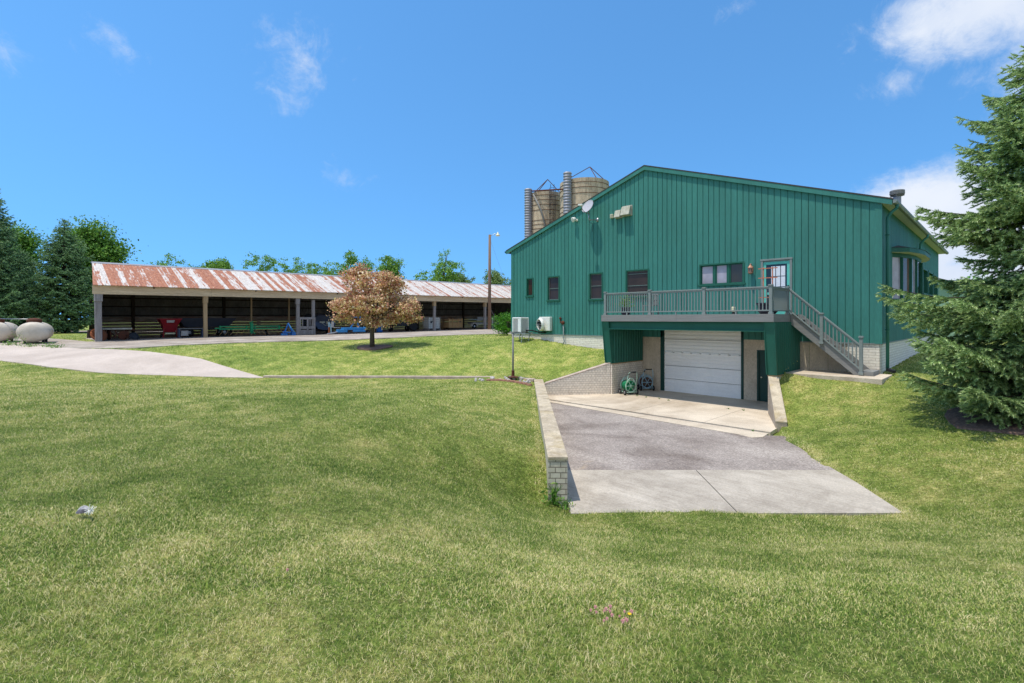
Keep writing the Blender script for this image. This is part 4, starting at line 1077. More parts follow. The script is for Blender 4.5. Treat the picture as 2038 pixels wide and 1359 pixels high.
for (a, b) in ((0, 1), (1, 2), (2, 3)):
    rail_section((posts[a][0]+.05, PY, 0), (posts[b][0]-.05, PY, 0), RT, RT, DZ+.13, DZ+.13, 18)
    q = MB(); xm = (posts[a][0]+posts[b][0])/2; q.box((xm-.025, PY-.025, DZ), (xm+.025, PY+.025, DZ+.11)); q.build('rail_foot', MAT['gray_paint'], deck)
rail_section((-6.03, PY+.05, 0), (-6.02, 20.65, 0), RT, RT, DZ+.13, DZ+.13, 14)
# stairs along the wall
SX0, SX1, ST, SB = DX1, -3.74, DZ, -1.92
sy0, sy1 = 20.74, 21.78
nst = 11; run = (SX1-SX0)/nst; rise = (ST-SB)/(nst)
def stringer(y):
    m = MB()
    m.prism([(SX0, y, ST), (SX0, y, ST-.37), (SX1-.18, y, SB-.02), (SX1+.11, y, SB-.02), (SX1+.11, y, SB+.12), (SX0+.12, y, ST)], (0, .045, 0)); return m.build('stringer', MAT['gray_stain'], deck, bevel=.004)
stringer(sy0); stringer(sy1-.045)
for i in range(nst):
    z = ST - rise*(i+1); x = SX0 + run*i
    if z < SB+.02: break
    m = MB(); m.box((x+.02, sy0+.047, z-.035), (x+run+.04, sy1-.047, z)); m.build('tread', MAT['gray_stain'], deck)
m = MB(); m.box((SX1-.0, sy0-.02, SB-.02), (SX1+.38, sy1+.02, SB+.12)); m.build('bottom_step', MAT['gray_stain'], deck, bevel=.01)
mid = posts[4]
for x, zb, h in ((-4.90, -.90, 1.13), (SX1+.03, SB-.0, 1.34)):
    o = copy_tree(p0, deck); o.location = Vector((x, sy0-.03, zb)) - base; o.scale = (1, 1, h/1.05)
sl = (ST-SB)/(SX1-SX0)
def sz_(x): return -sl*(x-SX0)
rail_section((-5.97, sy0-.03, 0), (-4.95, sy0-.03, 0), RT+.0, RT+sz_(-4.95)+.0, DZ+.16, DZ+.16+sz_(-4.95), 8, 'stair_railing')
rail_section((-4.85, sy0-.03, 0), (SX1-.02, sy0-.03, 0), RT+sz_(-4.85), RT+sz_(SX1-.02)+.06, DZ+.16+sz_(-4.85), DZ+.16+sz_(SX1-.02)+.02, 9, 'stair_railing')

# concrete slab at the foot of the stairs
sl_ = MB(); sl_.box((-5.88, 19.95, -2.3), (-3.0, 21.87, -1.945)); o = sl_.build('stair_landing', MAT['concrete_pad'], bevel=.015); tag(o, kind='structure')
# ================================================================== retaining walls
def camv(xc, zc, z): return W(xc, zc, z)
def wall_thing(name, label, plan, z_top, z_bot, wall_mat, cap_t, cap_over, cap_mat, cat='wall'):
    """plan: quad of (xc,zc) near-left, near-right, far-right, far-left ; z_top per corner"""
    c = camv(sum(p[0] for p in plan)/4, sum(p[1] for p in plan)/4, min(z_bot))
    t = thing(name, label, cat, c)
    m = MB(); n = 4
    lo = [camv(*p, z) for p, z in zip(plan, z_bot)]; hi = [camv(*p, z-cap_t) for p, z in zip(plan, z_top)]
    m.add(lo+hi, [(3,2,1,0), (4,5,6,7)] + [(i, (i+1) % 4, 4+(i+1) % 4, 4+i) for i in range(4)]); m.build('wall_body', wall_mat, t)
    cx = sum(p[0] for p in plan)/4; cz = sum(p[1] for p in plan)/4
    m = MB()
    def grow(p, k):
        d = Vector((p[0]-cx, p[1]-cz)); 
        return p
    # widen the cap across the wall
    w = (Vector(plan[1])-Vector(plan[0])).normalized()*cap_over; l = (Vector(plan[0])-Vector(plan[3])).normalized()*cap_over
    g = [Vector(plan[0])-w+l, Vector(plan[1])+w+l, Vector(plan[2])+w-l, Vector(plan[3])-w-l]
    lo = [camv(p.x, p.y, z-cap_t+.001) for p, z in zip(g, z_top)]; hi = [camv(p.x, p.y, z) for p, z in zip(g, z_top)]
    m.add(lo+hi, [(3,2,1,0), (4,5,6,7)] + [(i, (i+1) % 4, 4+(i+1) % 4, 4+i) for i in range(4)]); m.build('cap', cap_mat, t, bevel=.012)
    return t
wall_thing('retaining_wall', 'long low block retaining wall with a lichen stained concrete cap along the left of the drive', [(.690, 9.52), (1.052, 9.52), (1.330, 21.75), (.964, 21.75)], (-2.61,)*4, (-3.75,)*4, MAT['block_gray'], .07, .012, MAT['concrete_cap'])
def splay(name, label, a, b, th, za, zb, zbot, body, cap):
    """a at the garage corner, b at the low end, in world XY; thickness to the outside"""
    a, b = Vector(a), Vector(b); d = (b-a).normalized(); n = Vector((-d.y, d.x)) * th
    pl = [cam(*p) for p in (b, b+n, a+n, a)]
    return wall_thing(name, label, pl, (zb, zb, za, za), (zbot,)*4, body, .05, .006, cap)
a, b = Vector((-12.90, 19.2)), Vector((-15.05, 16.33))
splay('wing_retaining_wall', 'left sloping cream block wing wall rising from the drive to the garage corner', b, a, .30, -3.02, -1.96, -3.8, MAT['block_wall'], MAT['curb'])
a, b = Vector((-6.21, 19.19)), Vector((-5.24, 16.85))
splay('wing_retaining_wall', 'right short sloping concrete wing wall dropping from the deck corner into the grass', a, b, .32, -2.04, -3.17, -3.8, MAT['exposed_wall'], MAT['concrete_cap'])
# block walls under the deck wings
for x0, x1, lab in ((-13.13, -12.84, 'cream block wall under the left green deck wing, behind the hose reels'), (-6.23, -5.93, 'cream block wall under the right green deck wing above the right wing wall')):
    t = thing('basement_wall', lab, 'wall', ((x0+x1)/2, 19.2, -3.5))
    m = MB(); m.box((x0, 19.23, -3.7), (x1, YW-.014, -2.05)); m.build('wall_body', MAT['block_wall'], t)
    m = MB(); m.box((x0-.02, 19.23, -2.05), (x1+.02, YW-.014, -2.003)); m.build('sill', MAT['tan_wood'], t)

# curb at the foot of the upper lawn
t = thing('lawn_curb', 'long low pale concrete curb edging the upper lawn behind the near lawn', 'curb', camv(-5, 22.6, -2.7))
cp = [(-11.25, 22.75, -2.56), (-5, 22.75, -2.575), (-.75, 22.65, -2.58), (.15, 22.4, -2.585), (.98, 21.86, -2.60)]
m = MB()
for p, q in zip(cp[:-1], cp[1:]): m.bar(camv(p[0], p[1], p[2]-.15), camv(q[0], q[1], q[2]-.15), .24, .30)
m.build('curb_strip', MAT['curb'], t, bevel=.015)
# white rocks and edging bricks
i = 0
br0 = None
for k in range(11):
    tt = k/10; xc = -1.0 + 1.72*tt; zc = 21.55 - .75*tt*tt
    z = float(ground_np([xc], [zc])[0])
    if br0 is None:
        m = MB(); m.box((-.105, -.05, 0), (.105, .05, .10)); o = br0 = m.build('edging_brick', MAT['brick_red'], bevel=.012)
    else:
        o = br0.copy(); COL.objects.link(o)
    v = camv(xc, zc, z-.02); o.location = v; o.rotation_euler = (RND.uniform(-.1, .1), RND.uniform(-.08, .08), pi/4 - .5*tt + RND.uniform(-.15, .15))
    tag(o, 'red edging brick in the short row before the rusty pole base', 'brick', 'red edging bricks by the pole')
def rock(r, seed):
    rr = random.Random(seed); m = MB(); m.ell((0, 0, 0), (r, r*.8, r*.6), 9, 6)
    m.v = [tuple(Vector(v)*(1+rr.uniform(-.18, .18))) for v in m.v]; return m
rocks = []
for k in range(26):
    xc = RND.uniform(-1.6, .82); zc = RND.uniform(21.45, 22.25) - max(0, xc)*.5
    z = float(ground_np([xc], [zc])[0])
    if k < 4: o = rock(.11, k).build('white_rock', MAT['stone_white'], smooth=False); rocks.append(o)
    else: o = rocks[k % 4].copy(); COL.objects.link(o)
    o.location = camv(xc, zc, z+.03); s = RND.uniform(.5, 1.0); o.scale = (s, s, s); o.rotation_euler = (RND.uniform(0, 6), RND.uniform(0, 6), RND.uniform(0, 6))
    tag(o, 'white rock in the stone bed between curb and red bricks', 'rock', 'white rocks by the pole')
# steel post on a rusty plate
pp = atD(1021, 752, 21.9); gz0 = float(ground_np([cam(pp.x, pp.y)[0]], [21.9])[0])
t = thing('steel_pole', 'slim grey steel pole on a rusty base plate beside the white rocks', 'pole', (pp.x, pp.y, gz0))
m = MB(); m.tube([(pp.x, pp.y, gz0+.1), (pp.x, pp.y, -.58)], .042, 10); m.build('pole_shaft', MAT['gray_stain'], t, smooth=True)
m = MB(); m.lathe((pp.x, pp.y, gz0+.08), [(.26, 0), (.26, .03), (.1, .05), (.07, .08), (.065, .3), (.045, .31)], 12); m.build('base_plate', MAT['rust'], t)
m = MB(); m.box((pp.x-.14, pp.y-.05, -.60), (pp.x+.10, pp.y+.05, -.55)); m.build('top_bracket', MAT['gray_stain'], t)

# ================================================================== condenser on its stand
ac = Vector((-20.15, 20.85, 0)); za = -.76
t = thing('air_conditioner', 'light grey outdoor air conditioner unit on a metal stand by the barn corner', 'air conditioner', (ac.x, ac.y, -1.15))
w = .335
m = MB(); m.box((ac.x-w, ac.y-w, za), (ac.x+w, ac.y+w, za+.04)); m.box((ac.x-w+.03, ac.y-w+.03, za+.04), (ac.x+w-.03, ac.y+w-.03, za+.80)); m.build('coil_body', MAT['dark_metal'], t, bevel=.02)
m = MB()
for s in (-1, 1):
    k = -w+.05
    while k < w-.03:
        m.box((ac.x+k, ac.y+s*(w-.025), za+.04), (ac.x+k+.026, ac.y+s*w, za+.78)); m.box((ac.x+s*(w-.025), ac.y+k, za+.04), (ac.x+s*w, ac.y+k+.026, za+.78)); k += .076
for sx in (-1, 1):
    for sy in (-1, 1): m.lathe((ac.x+sx*(w-.03), ac.y+sy*(w-.03), za+.02), [(.045, 0), (.045, .78)], 8)
m.box((ac.x+w-.22, ac.y-w-.004, za+.04), (ac.x+w-.0, ac.y-w+.02, za+.78))
m.build('louver_cage', MAT['white_paint'], t)
m = MB(); m.box((ac.x-w-.01, ac.y-w-.01, za+.78), (ac.x+w+.01, ac.y+w+.01, za+.86)); m.build('top_cover', MAT['white_paint'], t, bevel=.03)
m = MB(); m.lathe((ac.x, ac.y, za+.86), [(.27, 0), (.27, .015), (.24, .02), (.24, .006), (.01, .005)], 20); m.ell((ac.x-.0, ac.y, za+.88), (.06, .06, .03)); m.build('fan_grille', MAT['dark_metal'], t)
m = MB()
for s in (-1, 1): m.bar((ac.x-w-.1, ac.y+s*.3, za-.03), (ac.x+w+.35, ac.y+s*.3, za-.03), .05, .05)
m.build('stand_rail', MAT['steel'], t)
for sx, sy in ((-.3, -1), (-.3, 1), (.45, -1), (.45, 1)):
    m = MB(); gx_ = ac.x+sx; gy_ = ac.y+sy*.3
    m.bar((gx_, gy_, za-.05), (gx_-.1, gy_, ground(gx_, gy_)-.05), .045, .045); m.bar((gx_+.15, gy_, za-.05), (gx_-.05, gy_, za-.25), .03, .03); m.build('leg', MAT['steel'], t)
m = MB(); m.tube([(ac.x+w, ac.y+.1, za+.1), (ac.x+w+.25, ac.y+.3, za+.12), (ac.x+w+.5, ac.y+.7, za+.0), (ac.x+w+.75, YW, za+.0)], .035, 7); m.build('refrigerant_line', MAT['rubber'], t, smooth=True)

# ================================================================== hose reels
def hose_reel(label, x, y, rz, s, frame, hose, flange):
    t = thing('hose_reel_cart', label, 'hose reel', (x, y, -3.385), rz, 'hose reel carts in the garage entry')
    m = MB(); hw = .25
    for yy in (-.24, .24):
        m.tube([(-hw, yy, .12), (-hw, yy, .45), (-hw*.7, yy, .62), (-hw*.25, yy, .74), (hw*.25, yy, .74), (hw*.7, yy, .62), (hw, yy, .45), (hw, yy, .12)], .016, 7)
        m.tube([(-hw, yy, .12), (hw, yy, .12)], .016, 7); m.tube([(-hw, yy, .4), (hw, yy, .4)], .013, 7)
    for xx in (-hw, hw): m.tube([(xx, -.24, .12), (xx, .24, .12)], .016, 7)
    m.build('frame', frame, t, local=True, smooth=True)
    m = MB(); m.tube([(-hw, -.24, .45), (-hw*.95, -.34, .75), (-hw*.8, -.40, .98), (-hw*.6, -.42, 1.03), (hw*.6, -.42, 1.03), (hw*.8, -.40, .98), (hw*.95, -.34, .75), (hw, -.24, .45)], .016, 7); hb = m.build('handle_bar', frame, t, local=True, smooth=True)
    m = MB(); m.tube([(-hw*.6, -.42, 1.03), (hw*.6, -.42, 1.03)], .025, 8); m.tube([(-hw*.7, -.41, 1.0), (-hw*.84, -.385, .9)], .024, 8); m.build('grip', MAT['rubber'], hb, local=True, smooth=True)
    m = MB()
    for yy in (-.2, -.13, -.06, .01, .08, .15):
        pts = [(.2*cos(a), yy+.07*a/(2*pi), .40+.2*sin(a)) for a in [2*pi*q/18 for q in range(19)]]
        m.tube(pts, .036, 7)
    m.lathe((0, -.21, .40), [(.15, 0), (.15, .42)], 14, (0, 1, 0)); m.build('hose', hose, t, local=True, smooth=True)
    for yy in (-.225, .225):
        m = MB(); pts = [(.265*cos(2*pi*q/20), yy, .40+.265*sin(2*pi*q/20)) for q in range(21)]; m.tube(pts, .015, 6)
        for q in range(3):
            a = pi*q/3; m.tube([(.26*cos(a), yy, .4+.26*sin(a)), (-.26*cos(a), yy, .4-.26*sin(a))], .011, 6)
        m.build('reel_flange', flange, t, local=True, smooth=True)
    for xx in (-.3, .3):
        for yy in (-.22, .22):
            m = MB(); m.lathe((xx-.025, yy, .12), [(.07, 0), (.12, .005), (.12, .045), (.07, .05)], 16, (1, 0, 0)); wl = m.build('wheel', MAT['rubber'], t, local=True)
            m = MB(); m.lathe((xx-.03, yy, .12), [(.055, 0), (.06, .005), (.06, .055), (.055, .06)], 10, (1, 0, 0)); m.build('hub', MAT['steel'], wl, local=True)
p1 = atZ(1250, 785, -3.385); p2 = atZ(1272, 777, -3.385)
hose_reel('nearer mint green hose reel cart wound with green hose by the block wall', p1.x-.05, p1.y+.1, radians(62), 1, MAT['mint'], MAT['hose_green'], MAT['mint'])
hose_reel('farther pale blue hose reel cart wound with brown hose by the garage door', p2.x+.15, p2.y+.35, radians(48), 1, MAT['pale_blue'], MAT['hose_brown'], MAT['pale_blue'])

# ================================================================== on the deck
def leaves_np(name, centers, size, mat, parent, local=False, upbias=0.3, aspect=.6, seed=1, folded=False):
    rg = np.random.default_rng(seed); c = np.asarray(centers, float); n = len(c)
    nr = rg.normal(size=(n, 3)); nr[:, 2] += upbias; nr /= np.linalg.norm(nr, axis=1)[:, None]
    t = rg.normal(size=(n, 3)); t -= (t*nr).sum(1)[:, None]*nr; t /= np.linalg.norm(t, axis=1)[:, None]
    b = np.cross(nr, t); L = size*rg.uniform(.65, 1.35, n)[:, None]/2
    v = np.stack([c-t*L, c+b*L*aspect+nr*L*.18, c+t*L, c-b*L*aspect+nr*L*.18], 1).reshape(-1, 3)
    i = np.arange(n)*4
    r = np.repeat(np.clip(rg.normal(.5, .24, n), 0, 1), 4)
    return mesh_np(name, v, [np.stack([i, i+1, i+2, i+3], 1)], mat, parent, local, {'rnd': r})
p = Vector((-12.45, 19.75, DZ))
t = thing('potted_plant', 'leafy yellow green plant in a dark pot at the left end of the deck', 'plant', p)
m = MB(); m.lathe(p+Vector((0, 0, .002)), [(.14, 0), (.2, .06), (.22, .3), (.25, .32), (.25, .36), (.21, .36), (.2, .31), (.01, .31)], 16); m.build('pot', MAT['pot_dark'], t)
cs = np.array(p) + np.stack([NP.normal(0, .16, 260), NP.normal(0, .16, 260), .38+np.abs(NP.normal(.18, .16, 260))], 1)
leaves_np('foliage', cs, .085, MAT['leaf_weed'], t)
m = MB()
for k in range(7): m.tube([p+Vector((0, 0, .3)), p+Vector((RND.uniform(-.2, .2), RND.uniform(-.2, .2), RND.uniform(.6, .85)))], .008, 5)
m.build('stem', MAT['leaf_weed'], t)
# high backed metal chair
p = Vector((-11.55, 20.4, DZ))
t = thing('deck_chair', 'blue grey slatted chair behind the railing at the left of the deck', 'chair', p)
m = MB()
for k in range(6): m.box((p.x-.24+k*.085, p.y+.26, DZ+.45), (p.x-.24+k*.085+.055, p.y+.285, DZ+.92))
m.box((p.x-.27, p.y+.25, DZ+.90), (p.x+.27, p.y+.295, DZ+.97)); m.build('backrest', MAT['gray_stain'], t)
m = MB(); m.box((p.x-.27, p.y-.25, DZ+.42), (p.x+.27, p.y+.27, DZ+.45)); m.build('seat', MAT['gray_stain'], t)
for sx in (-1, 1):
    for sy in (-1, 1):
        m = MB(); m.box((p.x+sx*.25-.02, p.y+sy*.24-.02, DZ+.001), (p.x+sx*.25+.02, p.y+sy*.24+.02, DZ+.42)); m.build('leg', MAT['gray_stain'], t)
    m = MB(); m.box((p.x+sx*.29-.025, p.y-.26, DZ+.64), (p.x+sx*.29+.025, p.y+.25, DZ+.665)); m.box((p.x+sx*.29-.018, p.y-.25, DZ+.42), (p.x+sx*.29+.018, p.y-.21, DZ+.64)); m.build('armrest', MAT['gray_stain'], t)
# planter with copper trellis
p = Vector((-6.55, 20.2, DZ))
t = thing('trellis_planter', 'wide dark planter holding a copper coloured ladder trellis by the deck door', 'planter', p)
m = MB(); m.lathe(p+Vector((0, 0, .002)), [(.24, 0), (.33, .1), (.36, .36), (.41, .38), (.41, .43), (.34, .43), (.33, .37), (.01, .36)], 20); m.build('pot', MAT['pot_dark'], t)
m = MB()
for s in (-.16, .16): m.box((p.x+s-.018, p.y-.012, DZ+.3), (p.x+s+.018, p.y+.012, DZ+1.78))
for z in (.62, .98, 1.36, 1.72): m.box((p.x-.34, p.y-.03, DZ+z), (p.x+.34, p.y-.0121, DZ+z+.035))
m.build('trellis', MAT['copper'], t)
p = Vector((-7.65, 19.75, DZ))
t = thing('deck_lamp', 'small cream lantern jar standing on the deck left of the dark planter', 'lantern', p)
m = MB(); m.lathe(p+Vector((0, 0, .1)), [(.06, 0), (.075, .02), (.075, .16), (.06, .2)], 12); m.build('jar', MAT['cream'], t)
m = MB(); m.lathe(p+Vector((0, 0, .002)), [(.07, 0), (.05, .04), (.05, .098)], 12); m.build('jar_base', MAT['dark_metal'], t)
# ================================================================== the open machine shed
SXF, SXR, SXB = -41.0, -45.0, -49.0
SY0, SY1 = 3.7, 45.5
def tilt(y): return .0072*(y-3.9)
def sg(y, x=-41.0): return ground(x, y)
shed = thing('machine_shed', 'long open fronted farm shed with a rusty streaked metal roof on wooden posts', 'shed', (SXF, 20, -1.5))
def rt(x, y):
    if x > SXR: return 2.17 + (x+40.6)/(SXR+40.6)*(3.92-2.17) + tilt(y)
    return 3.92 - (SXR-x)*.39 + tilt(y)
m = MB()
yf, yr = 3.62, 3.98
for (xa, ya, xb, yb) in ((-40.55, yf, SXR, yr), (SXR, yr, -49.6, 4.75)):
    p = [(xa, ya, rt(xa, ya)), (xb, yb, rt(xb, yb)), (xb, SY1, rt(xb, SY1)), (xa, SY1, rt(xa, SY1))]
    q = [(a, b, c-.03) for a, b, c in p]
    m.add(p+q, [(0,1,2,3), (7,6,5,4), (0,4,5,1), (1,5,6,2), (2,6,7,3), (3,7,4,0)])
m.build('roof', MAT['rusty_roof'], shed)
rf_ = shed.children[0]
m = MB(); y = yr+.25
while y < SY1:
    m.bar((-40.54, y, rt(-40.55, y)+.014), (SXR, y, rt(SXR, y)+.014), .035, .03); y += .62
m.build('roof_seam', MAT['rusty_roof'], rf_)
m = MB(); m.prism([(SXR-.2, yr-.03, rt(SXR-.2, yr)+.02), (SXR, yr-.03, rt(SXR, yr)+.06), (SXR+.2, yr-.03, rt(SXR+.2, yr)+.02)], (0, SY1-yr, tilt(SY1)-tilt(yr))); m.build('ridge_cap', MAT['galvanized'], rf_)
ys = [3.62, 10.2, 16.7, 23.2, 30.0, 37.0, SY1]
for a, b in zip(ys[:-1], ys[1:]):
    m = MB(); j = RND.uniform(-.015, .015)
    m.prism([(-40.78, a+.005, 1.58+tilt(a)+j), (-40.78, b-.005, 1.58+tilt(b)+j), (-40.78, b-.005, 2.14+tilt(b)), (-40.78, a+.005, 2.14+tilt(a))], (-.05, 0, 0)); m.build('header_beam', MAT['old_wood'], shed)
POSTY = [3.95, 9.9, 16.45, 23.2, 30.0, 36.8, 43.5]
for i, y in enumerate(POSTY):
    m = MB(); w = .17 if i == 0 else .12
    zt, zb = 1.57+tilt(y), sg(y)-.1
    m.prism([(SXF-w, y-w, zb), (SXF+w*.8, y-w, zb), (SXF+w*.8, y+w, zb), (SXF-w, y+w, zb)], (0, RND.uniform(-.06, .02), zt-zb))
    o = m.build('post', MAT['gray_wood' if i in (0, 2, 4, 5) else 'tan_wood'], shed, bevel=.015)
    m = MB(); m.box((SXF-w-.03, y-w-.05, zt-.45), (SXF+w+.03, y+w+.01, zt+.02)); m.build('knee_block', MAT['gray_wood' if i in (0, 2) else 'tan_wood'], o, bevel=.01)
for y in (6.8, 13.2, 19.7, 26.5, 33.4, 40.2):
    for xx in (SXB+.15, ):
        m = MB(); m.box((xx-.1, y-.1, sg(y)-.1), (xx+.1, y+.1, rt(xx, y)-.1)); m.build('post', MAT['bark_dark'], shed)
    m = MB(); m.bar((SXF+.3, y, rt(SXF+.3, y)-.12), (SXR, y, rt(SXR, y)-.12), .06, .18); m.bar((SXR, y, rt(SXR, y)-.12), (SXB, y, rt(SXB, y)-.12), .06, .18); m.build('rafter', MAT['bark_dark'], shed)
for y in (13.9, 16.9):
    m = MB(); m.box((-44.06, y-.05, sg(y)-.1), (-43.94, y+.05, rt(-44, y)-.05)); m.build('post', MAT['tan_wood'], shed)
# rear wall: ribbed metal above boards
m = MB(); m.quad((SXB, 4.64, -.2), (SXB, SY1, .1), (SXB, SY1, rt(SXB, SY1)-.05), (SXB, 4.64, rt(SXB, SY0)-.05))
y = 4.75
while y < SY1: m.box((SXB+.001, y, -.12), (SXB+.03, y+.06, rt(SXB, y)-.06)); y += .32
m.build('metal_wall', MAT['back_metal'], shed)
m = MB()
for k in range(7):
    za, zb = -1.5+.24*k, -1.5+.24*(k+1)-.012
    m.prism([(SXB+.05, 4.68, za), (SXB+.05, SY1, za+.3), (SXB+.05, SY1, zb+.3), (SXB+.05, 4.68, zb)], (.04+.01*(k % 2), 0, 0))
m.build('board_wall', MAT['barn_boards'], shed)
for z in (.25, .95, 1.6):
    m = MB(); m.bar((SXB+.06, 4.7, z+.02), (SXB+.06, SY1, z+.3), .06, .10); m.build('girt', MAT['bark_dark'], shed)
m = MB(); m.quad((SXF-.2, 3.85, -1.6), (SXB, 4.62, -1.6), (SXB, 4.62, rt(SXB, 3.9)-.04), (SXR, 4.22, rt(SXR, 4)-.05), (SXF-.2, 3.85, rt(SXF-.2, 3.9)-.04)); m.build('end_wall', MAT['back_metal'], shed)
m = MB(); m.quad((SXF-.2, SY1-.02, -1.3), (SXB, SY1-.02, -1.3), (SXB, SY1-.02, rt(SXB, SY1)-.04), (SXR, SY1-.02, rt(SXR, SY1)-.05), (SXF-.2, SY1-.02, rt(SXF-.2, SY1)-.04)); m.build('end_wall', MAT['back_metal'], shed)

# ------------------------------------------------------------------ things kept in the shed (local frame: x along the shed, -y to the yard)
def spot(name, label, cat, px, X, dz=0.0, rz=pi/2, group=None):
    Y = X / ratio(px)
    t = thing(name, label, cat, (X, Y, ground(X, Y)+.022+dz), rz, group)
    return t
def wheel(t, c, r, w, ax=(0, 1, 0), rim='steel', tyre='rubber'):
    m = MB(); c = Vector(c); a = Vector(ax)
    m.lathe(c-a*w/2, [(r*.6, 0), (r*.94, 0), (r, w*.2), (r, w*.8), (r*.94, w), (r*.6, w)], 18, ax); o = m.build('wheel', MAT[tyre], t, local=True)
    m = MB(); m.lathe(c-a*w*.55, [(r*.12, 0), (r*.62, w*.1), (r*.62, w), (r*.12, w*1.1)], 14, ax); m.build('rim', MAT[rim], o, local=True)
# rusty implement heap
t = spot('rusty_plough', 'rusty old plough frame with curved orange mouldboards at the shed front left', 'farm implement', 232, -42.2)
m = MB()
m.tube([(-1.0, -.2, .75), (.9, .1, .72)], .05); m.tube([(-.7, .3, .7), (1.1, .5, .65)], .045); m.tube([(-.4, -.2, .75), (-.4, .4, .68), (.0, .5, .2)], .04); m.tube([(.6, .1, .72), (.6, -.3, .3)], .04); m.tube([(-.9, -.2, .75), (-.75, .1, 1.0), (-.4, .3, 1.05)], .03)
for x in (-.6, -.1, .45): m.tube([(x, 0, .72), (x+.1, -.1, .4), (x-.05, -.25, .12)], .04)
m.build('plough_frame', MAT['rust'], t, local=True)
for (x, y, r) in ((-1.0, -.6, .46), (.85, -.5, .28)):
    m = MB(); m.lathe((x, y, r*.75), [(.02, -.12), (r*.5, -.09), (r, .06), (r*1.02, .07), (r*.5, -.06), (.02, -.09)], 18, (.25, -.8, .45)); m.build('mouldboard', MAT['rust_orange' if x < 0 else 'dark_metal'], t, local=True, smooth=True)
m = MB(); m.box((-.75, -.24, .70), (.8, -.14, .80)); m.build('tool_bar', MAT['aged_white'], t, local=True)
wheel(t, (.35, -.1, .3), .3, .1, (0, 1, 0), 'rust', 'rust'); wheel(t, (-.35, .4, .35), .35, .1, (1, .2, 0), 'rust', 'rust')
# red hopper spreader
t = spot('red_spreader', 'red hopper fertiliser spreader with a pale patch in the left bay', 'spreader', 337, -44.0)
m = MB()
def hop(b, tp): m.add([(-b[0], -b[1], b[2]), (b[0], -b[1], b[2]), (b[0], b[1], b[2]), (-b[0], b[1], b[2]), (-tp[0], -tp[1], tp[2]), (tp[0], -tp[1], tp[2]), (tp[0], tp[1], tp[2]), (-tp[0], tp[1], tp[2])], [(0,1,5,4), (1,2,6,5), (2,3,7,6), (3,0,4,7), (3,2,1,0)])
hop((.32, .25, .42), (.5, .4, 1.0)); m.v  # lower funnel
m.build('hopper', MAT['red_paint'], t, local=True)
m = MB(); hop((.5, .4, 1.0), (.68, .55, 1.36)); m.box((-.7, -.57, 1.34), (.7, -.53, 1.40)); m.box((-.7, .53, 1.34), (.7, .57, 1.40)); m.build('hopper_rim', MAT['red_paint'], t, local=True)
m = MB(); m.prism([(-.24, -.49, 1.1), (.2, -.49, 1.1), (.24, -.53, 1.28), (-.26, -.53, 1.28)], (0, -.02, 0)); m.build('plate', MAT['stone_white'], t, local=True)
m = MB(); m.tube([(-.3, -.3, .3), (.3, -.3, .3)], .06); m.build('spinner_guard', MAT['cream'], t, local=True)
for s in (-1, 1):
    m = MB(); m.bar((s*.42, -.3, .02), (s*.38, -.3, .9), .07, .07); m.bar((s*.42, -.3, .25), (s*.42, .35, .25), .07, .07); m.build('leg', MAT['red_paint'], t, local=True)
    wheel(t, (s*.5, 0, .13), .13, .1, (1, 0, 0))
# dark wagon
t = spot('grain_wagon', 'dark grey hopper wagon standing behind the second post of the shed', 'wagon', 408, -45.0)
m = MB(); vb = [(-1.5, -.6, .75), (1.5, -.6, .75), (1.5, .6, .75), (-1.5, .6, .75)]; vt = [(-2.0, -.9, 1.45), (2.0, -.9, 1.45), (2.0, .9, 1.45), (-2.0, .9, 1.45)]
m.add(vb+vt, [(0,1,5,4), (1,2,6,5), (2,3,7,6), (3,0,4,7), (3,2,1,0)]); m.build('wagon_box', MAT['tarp'], t, local=True)
m = MB(); m.box((-1.9, -.5, .55), (1.9, -.4, .68)); m.box((-1.9, .4, .55), (1.9, .5, .68)); m.build('chassis', MAT['dark_metal'], t, local=True)
for sx in (-1.2, 1.2):
    for sy in (-.6, .6): wheel(t, (sx, sy, .32), .32, .18)
t = spot('work_bench', 'small dark bench with a pale panel left of the second shed post', 'bench', 378, -43.2)
m = MB(); m.box((-.75, -.25, .62), (.85, .3, .68)); m.build('bench_top', MAT['gray_stain'], t, local=True)
for sx in (-.7, .8):
    m = MB(); m.box((sx-.05, -.22, 0), (sx+.05, .26, .62)); m.build('leg', MAT['hull'], t, local=True)
m = MB(); m.box((-.6, -.24, .12), (-.15, -.2, .5)); m.build('panel', MAT['stone_white'], t, local=True)
# green hay tedder
t = spot('hay_rake', 'long green hay rake with yellow tines across the second bay', 'farm implement', 499, -42.3)
m = MB()
L = 2.15
m.box((-L, -.06, .72), (L, .06, .80)); m.box((-L, -.05, .52), (L, .05, .62)); m.box((-L-.35, -.04, .58), (-L, .04, .66)); m.box((L, -.04, .6), (L+.35, .04, .68))
for x in (-L, -.3, .3, L): m.box((x-.05, -.07, .5), (x+.05, .07, .82))
m.build('tool_bar', MAT['farm_green'], t, local=True)
m = MB(); m.box((-.1, -.3, .3), (.1, -.1, 1.0)); m.tube([(0, -.2, .2), (0, -.25, .55)], .08); m.tube([(-.12, -.1, 1.0), (.14, -.1, 1.14)], .05); m.tube([(0, -.3, .35), (0, -.95, .2)], .04); m.build('hitch', MAT['farm_green'], t, local=True)
for i in range(14):
    x = -L-.25 + (2*L+.5)*i/13
    m = MB(); s = 1 if x > 0 else -1
    m.tube([(x, 0, .6), (x+.05*s*-1, .05, .35), (x-.18*s*-1, -.02, .1)], .016, 5); m.build('tine', MAT['crate_wood'], t, local=True)
for s in (-1, 1): wheel(t, (s*1.3, .4, .25), .25, .12, (1, 0, 0))
